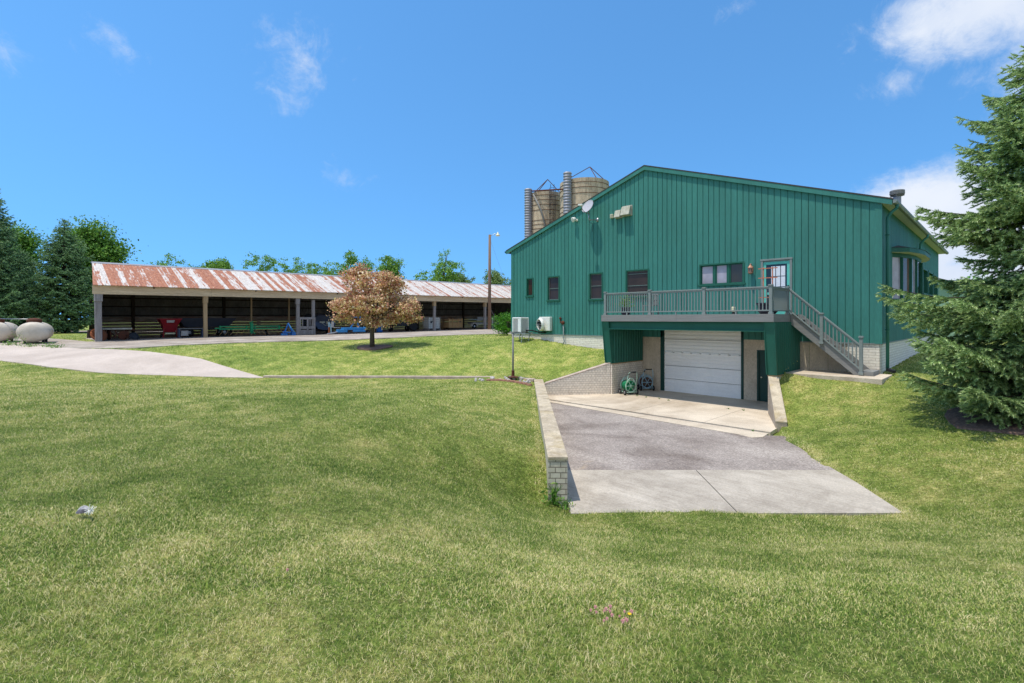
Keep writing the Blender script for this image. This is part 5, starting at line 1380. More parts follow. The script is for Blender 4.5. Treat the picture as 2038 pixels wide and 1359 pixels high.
# blue three point frame
t = spot('blue_lift_frame', 'blue A shaped lift frame on the gravel beside the white wooden gate', 'farm implement', 574, -40.1)
m = MB()
m.bar((-.38, 0, .05), (-.02, 0, .92), .09, .06, up=(0, 1, 0)); m.bar((.38, 0, .05), (.02, 0, .92), .09, .06, up=(0, 1, 0)); m.bar((-.45, 0, .32), (.1, -.2, .25), .14, .1); m.box((-.5, -.25, .02), (-.15, .2, .2)); m.box((.2, -.2, .02), (.5, .2, .26)); m.bar((-.3, .1, .1), (.4, .1, .1), .08, .08); m.ell((0, 0, .92), .08)
m.build('lift_body', MAT['blue_deep'], t, local=True)
m = MB(); m.tube([(0, -.05, .9), (.1, -.3, .6), (.35, -.25, .3)], .035); m.build('top_link', MAT['blue_paint'], t, local=True)
# wooden gate panel
t = spot('wooden_gate', 'weathered wooden gate panel hung between two grey posts', 'gate', 609, -40.95)
m = MB(); m.box((-.55, -.03, 1.28), (.78, .03, 1.46)); m.box((-.5, -.03, .50), (.75, .03, .72)); m.box((-.5, -.03, .03), (.75, .03, .42)); m.build('rail', MAT['gray_wood'], t, local=True, bevel=.008)
for x, w in ((-.5, .05), (.12, .07), (.70, .06)):
    m = MB(); m.box((x-w, -.062, .02), (x+w, -.0305, 1.45)); m.build('upright', MAT['gray_wood'], t, local=True)
m = MB(); m.box((.52, .032, -.05), (.76, .2, 2.9)); m.build('gate_post', MAT['gray_wood'], t, local=True)
for x in (-.28, .33):
    m = MB(); m.box((x-.03, -.02, .72), (x+.03, .02, 1.28)); m.build('picket', MAT['gray_wood'], t, local=True)
# covered boat
t = spot('covered_boat', 'dark hulled motor boat under a tarpaulin, stern to the yard', 'boat', 648, -42.6)
def loft(secs, mb):
    n = len(secs[0]); vs = [v for s in secs for v in s]; fs = []
    for i in range(len(secs)-1):
        for k in range(n-1): fs.append((i*n+k, i*n+k+1, (i+1)*n+k+1, (i+1)*n+k))
    fs.append(tuple(range(n))); mb.add(vs, fs)
m = MB(); secs = []
for y, wd, zk in ((0, .92, .35), (1.5, .95, .35), (3.2, .75, .42), (4.6, .08, .8)):
    secs.append([(-wd, y, 1.18), (-wd*.98, y, .8), (-wd*.72, y, zk+.12), (0, y, zk), (wd*.72, y, zk+.12), (wd*.98, y, .8), (wd, y, 1.18)])
loft(secs, m); m.build('boat_hull', MAT['hull'], t, local=True, smooth=False)
m = MB(); secs = []
for y, wd, h in ((-.05, .97, 1.62), (1.0, 1.0, 1.75), (2.6, .85, 1.75), (4.65, .1, 1.25)):
    secs.append([(-wd, y, 1.10), (-wd, y, 1.35), (-wd*.72, y, h), (0, y, h+.04), (wd*.72, y, h), (wd, y, 1.35), (wd, y, 1.10)])
loft(secs, m); m.build('tarpaulin', MAT['tarp'], t, local=True)
m = MB(); m.box((-.55, -.10, .98), (-.1, -.04, 1.1)); m.box((.0, -.28, .86), (.3, -.06, 1.10)); m.tube([(-.4, -.1, 1.0), (-.1, -.2, .75), (.25, -.25, .78)], .02); m.build('outboard_bracket', MAT['aged_white'], t, local=True, bevel=.02)
m = MB(); m.box((.42, -.45, .55), (.58, -.15, 1.0)); m.tube([(.5, -.3, .55), (.52, -.35, .1)], .06); m.build('outboard_motor', MAT['dark_metal'], t, local=True, bevel=.03)
m = MB(); m.box((-.7, .3, .2), (-.6, 4.5, .3)); m.box((.6, .3, .2), (.7, 4.5, .3)); m.box((-.9, 1.4, .24), (.9, 1.5, .32)); m.build('boat_trailer', MAT['dark_metal'], t, local=True)
for s in (-1, 1): wheel(t, (s*.85, 1.45, .3), .3, .18, (1, 0, 0))
t = spot('trailer_jack', 'rusty orange jack stand with a blue top beside the boat', 'jack', 655, -39.9)
m = MB(); m.tube([(0, 0, 0), (0, 0, .62)], .07); m.box((-.14, -.14, 0), (.14, .14, .03)); m.build('jack_tube', MAT['rust_orange'], t, local=True)
m = MB(); m.tube([(0, 0, .62), (0, 0, 1.0)], .05); m.tube([(.1, -.1, .9), (.12, -.12, .1)], .035); m.build('jack_head', MAT['pale_blue'], t, local=True)
m = MB(); m.box((.3, .1, .62), (.45, .2, 1.1)); m.bar((.2, .15, .62), (1.0, .15, .55), .06, .06); m.build('side_arm', MAT['stone_white'], t, local=True)
# light blue cultivator
t = spot('blue_cultivator', 'bright light blue cultivator frame with a drawbar on the gravel by the small tree', 'farm implement', 709, -39.3)
m = MB()
m.box((-.95, -.2, .35), (.75, -.08, .55)); m.box((-.95, .3, .35), (.75, .42, .55)); m.box((-.95, -.08, .36), (-.8, .3, .54)); m.box((.6, -.08, .36), (.75, .3, .54)); m.box((-.4, -.3, .18), (.7, -.1, .33)); m.prism([(.75, -.15, .3), (1.05, 0, .45), (.75, .15, .62)], (0, .12, 0))
m.build('tool_frame', MAT['blue_paint'], t, local=True, bevel=.02)
m = MB(); m.bar((-.5, 0, .5), (-.2, 0, 1.05), .1, .08); m.bar((.3, 0, .5), (.05, 0, 1.05), .1, .08); m.bar((-.45, 0, 1.05), (.3, 0, 1.05), .12, .1); m.bar((-.7, 0, 1.42), (.4, 0, 1.44), .14, .12); m.bar((.38, 0, 1.44), (.38, 0, 1.1), .1, .1); m.build('mast_frame', MAT['blue_paint'], t, local=True)
m = MB(); m.box((-1.75, -.25, .16), (-.9, .1, .40)); m.box((-1.3, -.3, .3), (-.95, .2, .55)); m.build('gear_box', MAT['blue_paint'], t, local=True, bevel=.03)
m = MB(); m.tube([(-1.7, -.1, .22), (-2.7, -.35, .06)], .05); m.build('drawbar', MAT['steel'], t, local=True)
for i in range(6):
    m = MB(); x = -.8+.3*i; m.tube([(x, .1, .36), (x, .2, .2), (x-.08, 0, .02)], .025, 6); m.build('tine', MAT['dark_metal'], t, local=True)
t = spot('blue_barrel', 'small dark blue plastic barrel in shade right of the small tree trunk', 'barrel', 755, -42.0)
m = MB(); m.lathe((0, 0, 0), [(.24, 0), (.28, .05), (.29, .3), (.27, .33), (.29, .36), (.28, .78), (.24, .84)], 18); m.build('barrel_body', MAT['blue_deep'], t, local=True, smooth=True)
m = MB(); m.lathe((0, 0, .84), [(.25, 0), (.25, .03), (.2, .035)], 18); m.ell((.1, 0, .88), (.04, .04, .02)); m.build('barrel_lid', MAT['hull'], t, local=True)
t = spot('farm_trailer', 'low two wheeled trailer in the dark bay behind the small tree', 'trailer', 800, -42.6)
m = MB(); m.box((-.9, -.5, .55), (.9, 1.5, .65)); m.box((-.9, -.5, .65), (.9, -.45, .95)); m.build('trailer_bed', MAT['dark_metal'], t, local=True)
for s in (-1, 1): wheel(t, (s*.95, .5, .34), .34, .2, (1, 0, 0))
t = spot('tractor_tyre', 'big black tyre leaning in the shade left of the caged tank', 'tyre', 822, -42.2)
m = MB(); m.lathe((0, 0, .52), [(.28, -.13), (.42, -.15), (.52, -.11), (.52, .11), (.42, .15), (.28, .13)], 24, (.2, -1, .25)); m.build('tread', MAT['rubber'], t, local=True)
m = MB(); m.lathe((0, 0, .52), [(.05, -.03), (.285, -.05), (.285, .05), (.05, .03)], 16, (.2, -1, .25)); m.build('rim', MAT['rust'], t, local=True)
# caged tank
t = spot('caged_tank', 'white plastic liquid tank in a steel cage behind the shed post', 'tank', 859, -43.5)
m = MB(); m.box((-.72, -.5, .2), (.72, .5, 1.36)); m.build('tank_body', MAT['plastic_white'], t, local=True, bevel=.07, seg=3)
m = MB(); m.lathe((0, 0, 1.36), [(.15, 0), (.15, .06), (.1, .07)], 14); m.build('tank_cap', MAT['rubber'], t, local=True)
m = MB()
for k in range(8): x = -.75+1.5*k/7; m.tube([(x, -.53, .16), (x, -.53, 1.4)], .014, 6); m.tube([(x, .53, .16), (x, .53, 1.4)], .014, 6)
for k in range(6): z = .2+1.18*k/5; m.tube([(-.75, -.53, z), (.75, -.53, z), (.75, .53, z), (-.75, .53, z), (-.75, -.53, z)], .014, 6)
m.build('cage', MAT['steel'], t, local=True)
m = MB(); m.box((-.76, -.54, .12), (.76, .54, .16))
for x in (-.7, 0, .7): m.box((x-.06, -.54, 0), (x+.06, .54, .12))
m.build('pallet', MAT['gray_wood'], t, local=True)
m = MB(); m.prism([(-.55, -.552, .78), (-.5, -.552, 1.02), (-.4, -.552, 1.02), (-.36, -.552, .84), (-.30, -.552, 1.02), (-.22, -.552, 1.02), (-.34, -.552, .78)], (0, .008, 0)); m.build('tank_mark', MAT['dark_metal'], t, local=True)
# slatted crate wagon
t = spot('wooden_crate', 'tan slatted wooden crate on a low base right of the caged tank', 'crate', 900, -43.5)
m = MB()
for z0, z1 in ((.3, .78), (.95, 1.12)): m.box((-.85, -.52, z0), (.95, -.48, z1)); m.box((-.85, .48, z0), (.95, .52, z1)); m.box((-.87, -.5, z0), (-.83, .5, z1)); m.box((.93, -.5, z0), (.97, .5, z1))
m.box((-.9, -.6, .22), (1.0, .6, .30)); m.build('crate_side', MAT['crate_wood'], t, local=True)
for x in (-.85, -.35, .45, .95):
    m = MB(); m.box((x-.06, -.57, .25), (x+.06, -.521, 1.22)); m.build('batten', MAT['crate_wood'], t, local=True)
m = MB(); m.box((-.8, -.5, .08), (.9, -.4, .2)); m.box((-.8, .4, .08), (.9, .5, .2)); m.build('skid', MAT['bark_dark'], t, local=True)
t = spot('lumber_pallet', 'tan stack of boards standing behind the wooden crate', 'lumber', 883, -45.2)
for k in range(5):
    m = MB(); m.box((-.8, -.4, .18*k+.02), (.5, .4, .18*k+.15)); m.build('board', MAT['crate_wood'], t, local=True)
# flat trailer with fender
t = spot('flatbed_trailer', 'grey flatbed trailer with a white mudguard in the far bay', 'trailer', 958, -43.6)
m = MB(); m.box((-1.3, -.7, .62), (2.0, .9, .74)); m.bar((-1.3, -.72, .95), (1.4, -.72, 1.25), .06, .12); m.box((-1.2, -.7, 1.0), (1.8, -.65, 1.35)); m.build('trailer_bed', MAT['gray_stain'], t, local=True)
m = MB(); m.prism([(-1.75+.42*cos(a), -.9, .3+.42*sin(a)) for a in [pi*q/10 for q in range(11)]] + [(-1.75+.34*cos(a), -.9, .3+.34*sin(a)) for a in [pi*q/10 for q in range(10, -1, -1)]], (0, .3, 0)); m.build('mudguard', MAT['stone_white'], t, local=True)
wheel(t, (-1.75, -.75, .3), .3, .18); wheel(t, (1.2, -.8, .3), .3, .18)
m = MB(); m.box((-1.5, -.8, .5), (1.9, -.72, .6)); m.build('side_rail', MAT['aged_white'], t, local=True)
t = spot('leaning_planks', 'grey planks and poles leaning in the last visible shed bay', 'planks', 988, -42.0)
for k, (x0, x1, h) in enumerate(((-.2, .7, 2.1), (.0, .9, 1.3), (.25, 1.05, 1.25), (-.35, .3, 1.2))):
    m = MB(); m.bar((x1, -.1*k, .0), (x0-.3 if k == 0 else x0, .5, h+.2), .12, .05); m.build('plank', MAT['gray_wood'], t, local=True)
m = MB(); m.box((-.55, .1, 0), (-.42, .2, 1.25)); m.build('stake', MAT['stone_white'], t, local=True)

# ================================================================== yard light
t_p = Vector((-39.6, -39.6/ratio(974), 0)); gz0 = ground(t_p.x, t_p.y)
t = thing('yard_lamp', 'tall wooden pole with a bent arm and yard lamp before the shed', 'lamp post', (t_p.x, t_p.y, gz0))
zt = 168*((t_p.y-t_p.x)/S2)/F
m = MB(); m.tube([(t_p.x, t_p.y, gz0-.1), (t_p.x+.03, t_p.y+.03, zt)], [.19, .13], 12); m.build('pole', MAT['pole_wood'], t, smooth=True)
m = MB(); d_ = Vector((1, 1, 0)).normalized(); pb = Vector((t_p.x, t_p.y, zt-.25))
m.tube([pb, pb+d_*.3+Vector((0, 0, .22)), pb+d_*.65+Vector((0, 0, .36)), pb+d_*.85+Vector((0, 0, .36))], .03, 7); m.build('arm', MAT['steel'], t, smooth=True)
m = MB(); hd = pb+d_*.9+Vector((0, 0, .25)); m.lathe(hd, [(.2, -.14), (.24, -.1), (.22, .0), (.12, .06), (.09, .12), (.03, .3)], 14); m.build('lamp_head', MAT['cream'], t, smooth=True)
m = MB(); m.tube([Vector((t_p.x+.05, t_p.y+.05, zt-.5)), Vector((t_p.x+1.2, t_p.y+1.2, zt-5.0)), Vector((t_p.x+1.6, t_p.y+1.6, zt-6.2))], .008, 4); m.build('drop_wire', MAT['steel'], t)

# ================================================================== fuel tanks at the left
def fuel_tank(label, px, zc, dia, length, cz):
    c = atD(px, HY, zc); g0 = ground(c.x, c.y)
    t = thing('fuel_tank', label, 'tank', (c.x, c.y, g0), radians(180-9), 'weathered white tanks by the left trees')
    r = dia/2; rx = r*1.28; z = cz-g0
    pr = []
    for a in [pi/2*q/8 for q in range(9)]: pr.append((max(.01, r*sin(a)), -r*.62*cos(a)))
    pr2 = pr + [(r*1.012, .02), (r*1.012, .08), (r, .1), (r, length*.5), (r*1.01, length*.5+.02), (r*1.01, length*.5+.08), (r, length*.5+.1), (r, length)] + [(max(.01, r*cos(a)), length+r*.62*sin(a)) for a in [pi/2*q/8 for q in range(1, 9)]]
    m = MB(); m.lathe((0, 0, z), pr2, 28, (1, 0, 0)); m.v = [(x, y*1.24, zz) for x, y, zz in m.v]; m.build('tank_body', MAT['tank_paint'], t, local=True, smooth=True)
    m = MB(); m.lathe((.35, 0, z+r*.93), [(.33, 0), (.35, .12), (.34, .2), (.2, .26), (.02, .28)], 16); m.build('valve_hood', MAT['rust'], t, local=True, smooth=True)
    for xx in (.3, length-.3):
        for yy in (-.4, .4):
            m = MB(); m.box((xx-.05, yy-.06, -.05), (xx+.05, yy+.06, z-r*.72)); m.build('leg', MAT['dark_metal'], t, local=True)
        m = MB(); m.box((xx-.12, -.6, -.06), (xx+.12, .6, .03)); m.build('foot_pad', MAT['stone_white'], t, local=True)
    return t, c, z+g0
ta, ca, _ = fuel_tank('right of two weathered white fuel tanks with a rusty valve hood', 66, 29.5, 1.18, 1.7, -.76)
tb, cb, _ = fuel_tank('left of two weathered white fuel tanks, cut by the picture edge', -9, 29.8, 1.2, 2.2, -.77)
m = MB(); m.tube([(cb.x-.3, cb.y+.1, .02), (ca.x-.3, ca.y, -.0)], .022, 6); o = m.build('tank_pipe', MAT['steel'], smooth=True); tag(o, 'thin grey pipe linking the tops of the two white tanks', 'pipe')
p = atZ(178, 674, -1.45); gz0 = ground(p.x, p.y)
t = thing('wooden_stump', 'short dark wooden stump post on the gravel left of the shed corner', 'post', (p.x, p.y, gz0))
m = MB(); m.tube([(p.x, p.y, gz0-.1), (p.x+.02, p.y, gz0+.45), (p.x+.02, p.y+.02, gz0+.62)], [.17, .14, .13], 10); m.build('stump_body', MAT['bark_dark'], t)
m = MB(); m.lathe((p.x+.02, p.y+.02, gz0+.62), [(.13, 0), (.125, .012)], 10); m.build('cut_face', MAT['gray_wood'], t)

# ================================================================== silos behind the barn
def silo(label, px, zc, R, top, chute_side, nh, seed):
    c = W((px-CX)/F*zc, zc, 0); z0 = -1.3
    t = thing('concrete_silo', label, 'silo', (c.x, c.y, z0), 0, 'concrete stave silos behind the barn')
    m = MB(); m.lathe((c.x, c.y, z0), [(R, 0), (R, top-z0), (R-.18, top-z0), (R-.18, top-z0-2)], 48); m.build('silo_wall', MAT['silo_stave'], t, smooth=False)
    rg = random.Random(seed); z = top-.5
    for k in range(nh):
        m = MB(); pts = [(c.x+(R+.02)*cos(2*pi*q/40), c.y+(R+.02)*sin(2*pi*q/40), z) for q in range(41)]
        m.tube(pts, .028, 5, cap=False); m.build('hoop', MAT['rust'], t); z -= rg.choice((.55, .62, .7, 1.35))
    toc = Vector((-c.x, -c.y, 0)).normalized(); rt_ = Vector((toc.y, -toc.x, 0))*-1
    ang = chute_side
    dirv = (toc*cos(ang) + rt_*sin(ang)); cc = c + dirv*(R+.42)
    m = MB(); pr = []; zz = z0
    while zz < top+.5: pr += [(.46, zz-z0), (.54, zz-z0+.14), (.46, zz-z0+.28)]; zz += .34
    m.lathe((cc.x, cc.y, z0), pr, 18); m.build('chute', MAT['galvanized'], t, smooth=False)
    return t, c, toc, rt_
zc1, zc2 = 68.0, 63.0
t1, c1, to1, r1 = silo('left, lower of two concrete stave silos with a ribbed chute and ladder cage', 1086, zc1, 2.25, (635-388)*zc1/F, -1.05, 11, 3)
t2, c2_, to2, r2 = silo('right, larger concrete stave silo with a ribbed chute rising above the gable', 1163, zc2, 3.05, (635-366)*zc2/F, -.62, 6, 8)
m = MB(); ld = c1 + (to1*cos(.35)+r1*sin(.35))*(2.25+.3); tp = (635-388)*zc1/F
for s in (-.22, .22): m.tube([(ld.x+r1.x*s, ld.y+r1.y*s, 4), (ld.x+r1.x*s, ld.y+r1.y*s, tp+.8)], .035, 5)
for s in (-.4, .4): m.tube([(ld.x+to1.x*.6+r1.x*s, ld.y+to1.y*.6+r1.y*s, 6), (ld.x+to1.x*.6+r1.x*s, ld.y+to1.y*.6+r1.y*s, tp+.2)], .03, 5)
z = 4
while z < tp+.7: m.tube([(ld.x-r1.x*.22, ld.y-r1.y*.22, z), (ld.x+r1.x*.22, ld.y+r1.y*.22, z)], .025, 5); z += .4
z = 6
while z < tp: m.tube([(ld.x+r1.x*.3, ld.y+r1.y*.3, z), (ld.x+to1.x*.6+r1.x*.4, ld.y+to1.y*.6+r1.y*.4, z), (ld.x+to1.x*.6-r1.x*.4, ld.y+to1.y*.6-r1.y*.4, z), (ld.x-r1.x*.3, ld.y-r1.y*.3, z)], .025, 5); z += 1.1
m.build('ladder_cage', MAT['dark_metal'], t1)
def tripod(t, c, toc, rt_, R, top, apex_px, apex_py, zc, feet):
    ap = W((apex_px-CX)/F*zc, zc, (HY-apex_py)*zc/F)
    for a in feet:
        f = c + (toc*cos(a)+rt_*sin(a))*R; m = MB(); m.tube([(f.x, f.y, top-.05), ap], .05, 6); m.build('tripod_leg', MAT['rust'], t)
tripod(t1, c1, to1, r1, 2.2, tp, 1090, 357, zc1, (-.75, 1.3, -2.2))
tripod(t2, c2_, to2, r2, 3.0, (635-366)*zc2/F, 1174, 332, zc2, (-.95, .5, 1.6))
tp2 = (635-366)*zc2/F
fl_ = c1 + (to1*cos(-1.0)+r1*sin(-1.0))*2.3; fr_ = c2_ + (to2*cos(-.7)+r2*sin(-.7))*3.3
m = MB(); m.tube([(fl_.x, fl_.y, tp+.25), (fr_.x, fr_.y, tp2-1.2)], .10, 6); m.build('link_boom', MAT['rust'], t1)
m = MB(); a_ = c1 + (to1*cos(-.75)+r1*sin(-.75))*2.4; b_ = c1 + (to1*cos(.15)+r1*sin(.15))*2.42
m.tube([(a_.x, a_.y, tp-.3), ((a_.x+b_.x)/2+to1.x*.25, (a_.y+b_.y)/2+to1.y*.25, tp-2.4), (b_.x, b_.y, tp-6.2)], .11, 7); m.build('filler_pipe', MAT['gray_stain'], t1, smooth=True)

# low building beyond the barn on the right
p = atX(1880, 620, 1.5); 
t = thing('green_outbuilding', 'pale green outbuilding beyond the barn, half hidden by the spruce', 'building', (-1.0, 62, -1.5))
m = MB(); m.prism([(-16, 60, -1.8), (2.2, 60, -1.8), (2.2, 60, 2.7), (-9, 60, 3.85), (-16, 60, 2.9)], (0, 15, 0)); m.build('wall', MAT['pale_green_wall'], t)
m = MB()
for a_, b_ in (((-9, 4.02), (2.8, 2.8)), ((-9, 4.02), (-16.6, 2.95))): m.prism([(a_[0], 59.6, a_[1]), (b_[0], 59.6, b_[1]), (b_[0], 59.6, b_[1]-.14), (a_[0], 59.6, a_[1]-.14)], (0, 15.8, 0))
m.build('roof', MAT['trim_green'], t)
for k in range(8):
    m = MB(); m.box((-8.0+k*1.3, 59.94, -1.7), (-7.95+k*1.3, 59.999, 2.6)); m.build('batten', MAT['pale_green_wall'], t)
# ================================================================== trees
def limbs_to(m, base, top, r0, tips, seed, n=9):
    rg = random.Random(seed)
    base, top = Vector(base), Vector(top)
    m.tube([base, base.lerp(top, .35)+Vector((rg.uniform(-.05, .05), rg.uniform(-.05, .05), 0)), base.lerp(top, .7), top], [r0*1.25, r0, r0*.7, r0*.25], 10)
    for tpt in rg.sample(list(tips), min(n, len(tips))):
        tpt = Vector(tpt); f = rg.uniform(.38, .85); s = base.lerp(top, f); mid = s.lerp(tpt, .5)+Vector((0, 0, .12*(tpt-s).length))
        m.tube([s, mid, tpt], [r0*.5, r0*.3, r0*.1], 6)
def broadleaf(name, label, cat, base, center, rad, nclump, per, leaf, cr, mat, bark, r0, group, seed, low=.6, lumps=7, lamp=.28, shell=.55, lobes=0):
    rg = np.random.default_rng(seed)
    base = Vector(base); t = thing(name, label, cat, base, 0, group)
    d = rg.normal(size=(nclump, 3)); d /= np.linalg.norm(d, axis=1)[:, None]; d[:, 2] = np.where(d[:, 2] < 0, d[:, 2]*low, d[:, 2])
    ld = rg.normal(size=(lumps, 3)); ld /= np.linalg.norm(ld, axis=1)[:, None]
    dd = d/np.linalg.norm(d, axis=1)[:, None]
    bump = 1 + lamp*(np.max(dd @ ld.T, axis=1)-.75)*2.2
    rr = rg.uniform(shell, 1, nclump)**.7 * bump
    cl = np.array(center) + d*rr[:, None]*np.array(rad)
    if lobes:
        lc = rg.normal(size=(lobes, 3)); lc /= np.linalg.norm(lc, axis=1)[:, None]; lc *= rg.uniform(.3, .85, (lobes, 1)); ls = rg.uniform(.28, .55, lobes); lc[0] = 0; ls[0] = .55; lc[1] = (0, 0, .62)
        w = rg.integers(0, lobes, nclump); cl = np.array(center) + (lc[w] + d*(rr*ls[w])[:, None])*np.array(rad)*1.08
    pts = (cl[:, None, :] + rg.normal(size=(nclump, per, 3))*cr*np.array([1, 1, .7])*rg.uniform(.6, 1.3, (nclump, 1, 1))).reshape(-1, 3)
    m = MB(); limbs_to(m, base-Vector((0, 0, .1)), Vector(center)+Vector((0, 0, rad[2]*.45)), r0, cl, seed, 11); m.build('trunk', MAT[bark], t, smooth=True)
    leaves_np('crown', pts, leaf, MAT[mat], t, seed=seed, upbias=.35, aspect=.62)
    return t
# bronze leaved tree on the upper lawn
b = atZ(741, 692, -1.70); zt = 30.0
b = W((741-CX)/F*zt, zt, float(ground_np([(741-CX)/F*zt], [zt])[0]))
def c_at(px, py, zc): return tuple(W((px-CX)/F*zc, zc, (HY-py)/F*zc))
t = thing('bronze_tree', 'small round tree with bronze and yellow leaves in a mulch ring on the upper lawn', 'tree', b)
rg = np.random.default_rng(21)
subs = [((745, 605), (2.35, 2.3, 1.05), 80), ((742, 572), (1.75, 1.8, .95), 60), ((700, 545), (.5, .5, .45), 10), ((775, 555), (.8, .8, .5), 16), ((680, 606), (.85, .9, .42), 16), ((805, 612), (1.0, 1.0, .5), 20), ((818, 632), (.7, .7, .3), 10), ((690, 632), (.55, .6, .28), 8), ((750, 640), (1.2, 1.2, .3), 14), ((722, 540), (.3, .3, .35), 5)]
cls = []
for (px, py), r, n in subs:
    c = np.array(c_at(px, py, zt)); d = rg.normal(size=(n, 3)); d /= np.linalg.norm(d, axis=1)[:, None]
    cls.append(c + d*rg.uniform(.45, 1, n)[:, None]*np.array(r))
cls = np.concatenate(cls)
pts = (cls[:, None] + rg.normal(size=(len(cls), 62, 3))*np.array([.19, .19, .11])*rg.uniform(.7, 1.35, (len(cls), 1, 1))).reshape(-1, 3)
m = MB(); limbs_to(m, b-Vector((0, 0, .1)), c_at(744, 590, zt), .125, [Vector(c) for c in cls], 4, 22); m.build('trunk', MAT['bark'], t, smooth=True)
leaves_np('crown', pts, .14, MAT['leaf_maple'], t, seed=9, upbias=.5, aspect=.75)
# mulch ring
pl = []
for k in range(20):
    a = 2*pi*k/20; r = .95*(1+.08*sin(3*a)+.05*cos(5*a)); pl.append((cam(b.x, b.y)[0]+.12+r*cos(a)*1.1, cam(b.x, b.y)[1]-.1+r*sin(a)))
mulch = sheet('mulch', pl, ground_np, MAT['mulch'], .2, lift=.06)
EXCL.append(pl)
# shrub by the barn corner
p = W(-.30, 33.2); gz0 = ground(p.x, p.y)
broadleaf('green_shrub', 'bright green leafy shrub at the left corner of the barn', 'shrub', (p.x, p.y, gz0), (p.x, p.y, gz0+.75), (.85, .85, .85), 60, 60, .10, .14, 'leaf_bush', 'bark', .04, None, 31, low=.8, lamp=.15)
# deciduous trees behind the shed: px of crown centre, top row, half width in px, distance
for i, (px, py, hw, zc, mat, lab) in enumerate([
    (345, 515, 42, 82, 'leaf_far', 'thin leafy treetop above the left part of the shed roof'),
    (440, 519, 22, 84, 'leaf_far', 'small leafy treetop above the shed roof left of the broad twin crowns'),
    (515, 514, 45, 86, 'leaf_far', 'broad green tree behind the shed, left of the bronze tree'),
    (595, 519, 50, 88, 'leaf_far', 'wide low green tree behind the shed with a ragged right edge'),
    (698, 505, 46, 84, 'leaf_far', 'tall green tree behind the shed just left above the bronze tree'),
    (772, 514, 34, 86, 'leaf_far', 'green tree behind the shed just right above the bronze tree'),
    (882, 509, 42, 82, 'leaf_far', 'pointed green tree above the shed roof left of the lamp pole'),
    (915, 548, 30, 90, 'leaf_pale', 'low green treetop above the shed roof close left of the lamp pole'),
    (982, 540, 32, 88, 'leaf_pale', 'pale airy tree above the shed roof behind the lamp pole')]):
    r = hw/F*zc; zt_ = (HY-py)/F*zc; c = W((px-CX)/F*zc, zc, zt_-r*.9); g0 = ground(c.x, c.y)
    broadleaf('leafy_tree', lab, 'tree', (c.x, c.y, g0), tuple(c), (r*1.2, r*1.2, r*.95), 150, 40, .27, .32, mat, 'bark', .22, 'trees behind the shed', 100+i, low=1.0, lamp=.4, lumps=7, shell=.3, lobes=10)
for i, (px, py, hw, zc, mat, lab) in enumerate([
    (185, 455, 62, 58, 'leaf_dark', 'large green broadleaf tree left of the shed behind the middle spruce'),
    (30, 462, 42, 60, 'leaf_dark', 'green broadleaf tree behind the far left spruce')]):
    r = hw/F*zc; zt_ = (HY-py)/F*zc; c = W((px-CX)/F*zc, zc, zt_-r*.95); g0 = ground(c.x, c.y)
    broadleaf('leafy_tree', lab, 'tree', (c.x, c.y, g0), (c.x, c.y, zt_*.5), (r, r, zt_*.55), 300, 60, .28, .6, mat, 'bark_dark', .3, 'broadleaf trees at the left edge', 140+i, low=1.0, lamp=.3, shell=.4, lobes=8)
px, py, hw, zc = 1925, 560, 60, 48
r = hw/F*zc; zt_ = (HY-py)/F*zc; c = W((px-CX)/F*zc, zc, zt_-r)
broadleaf('leafy_tree', 'yellow green broadleaf tree glimpsed behind the big right spruce', 'tree', (c.x, c.y, ground(c.x, c.y)), tuple(c), (r*1.1, r*1.1, r), 90, 40, .22, .35, 'leaf_bush', 'bark', .2, None, 160, low=1.2)

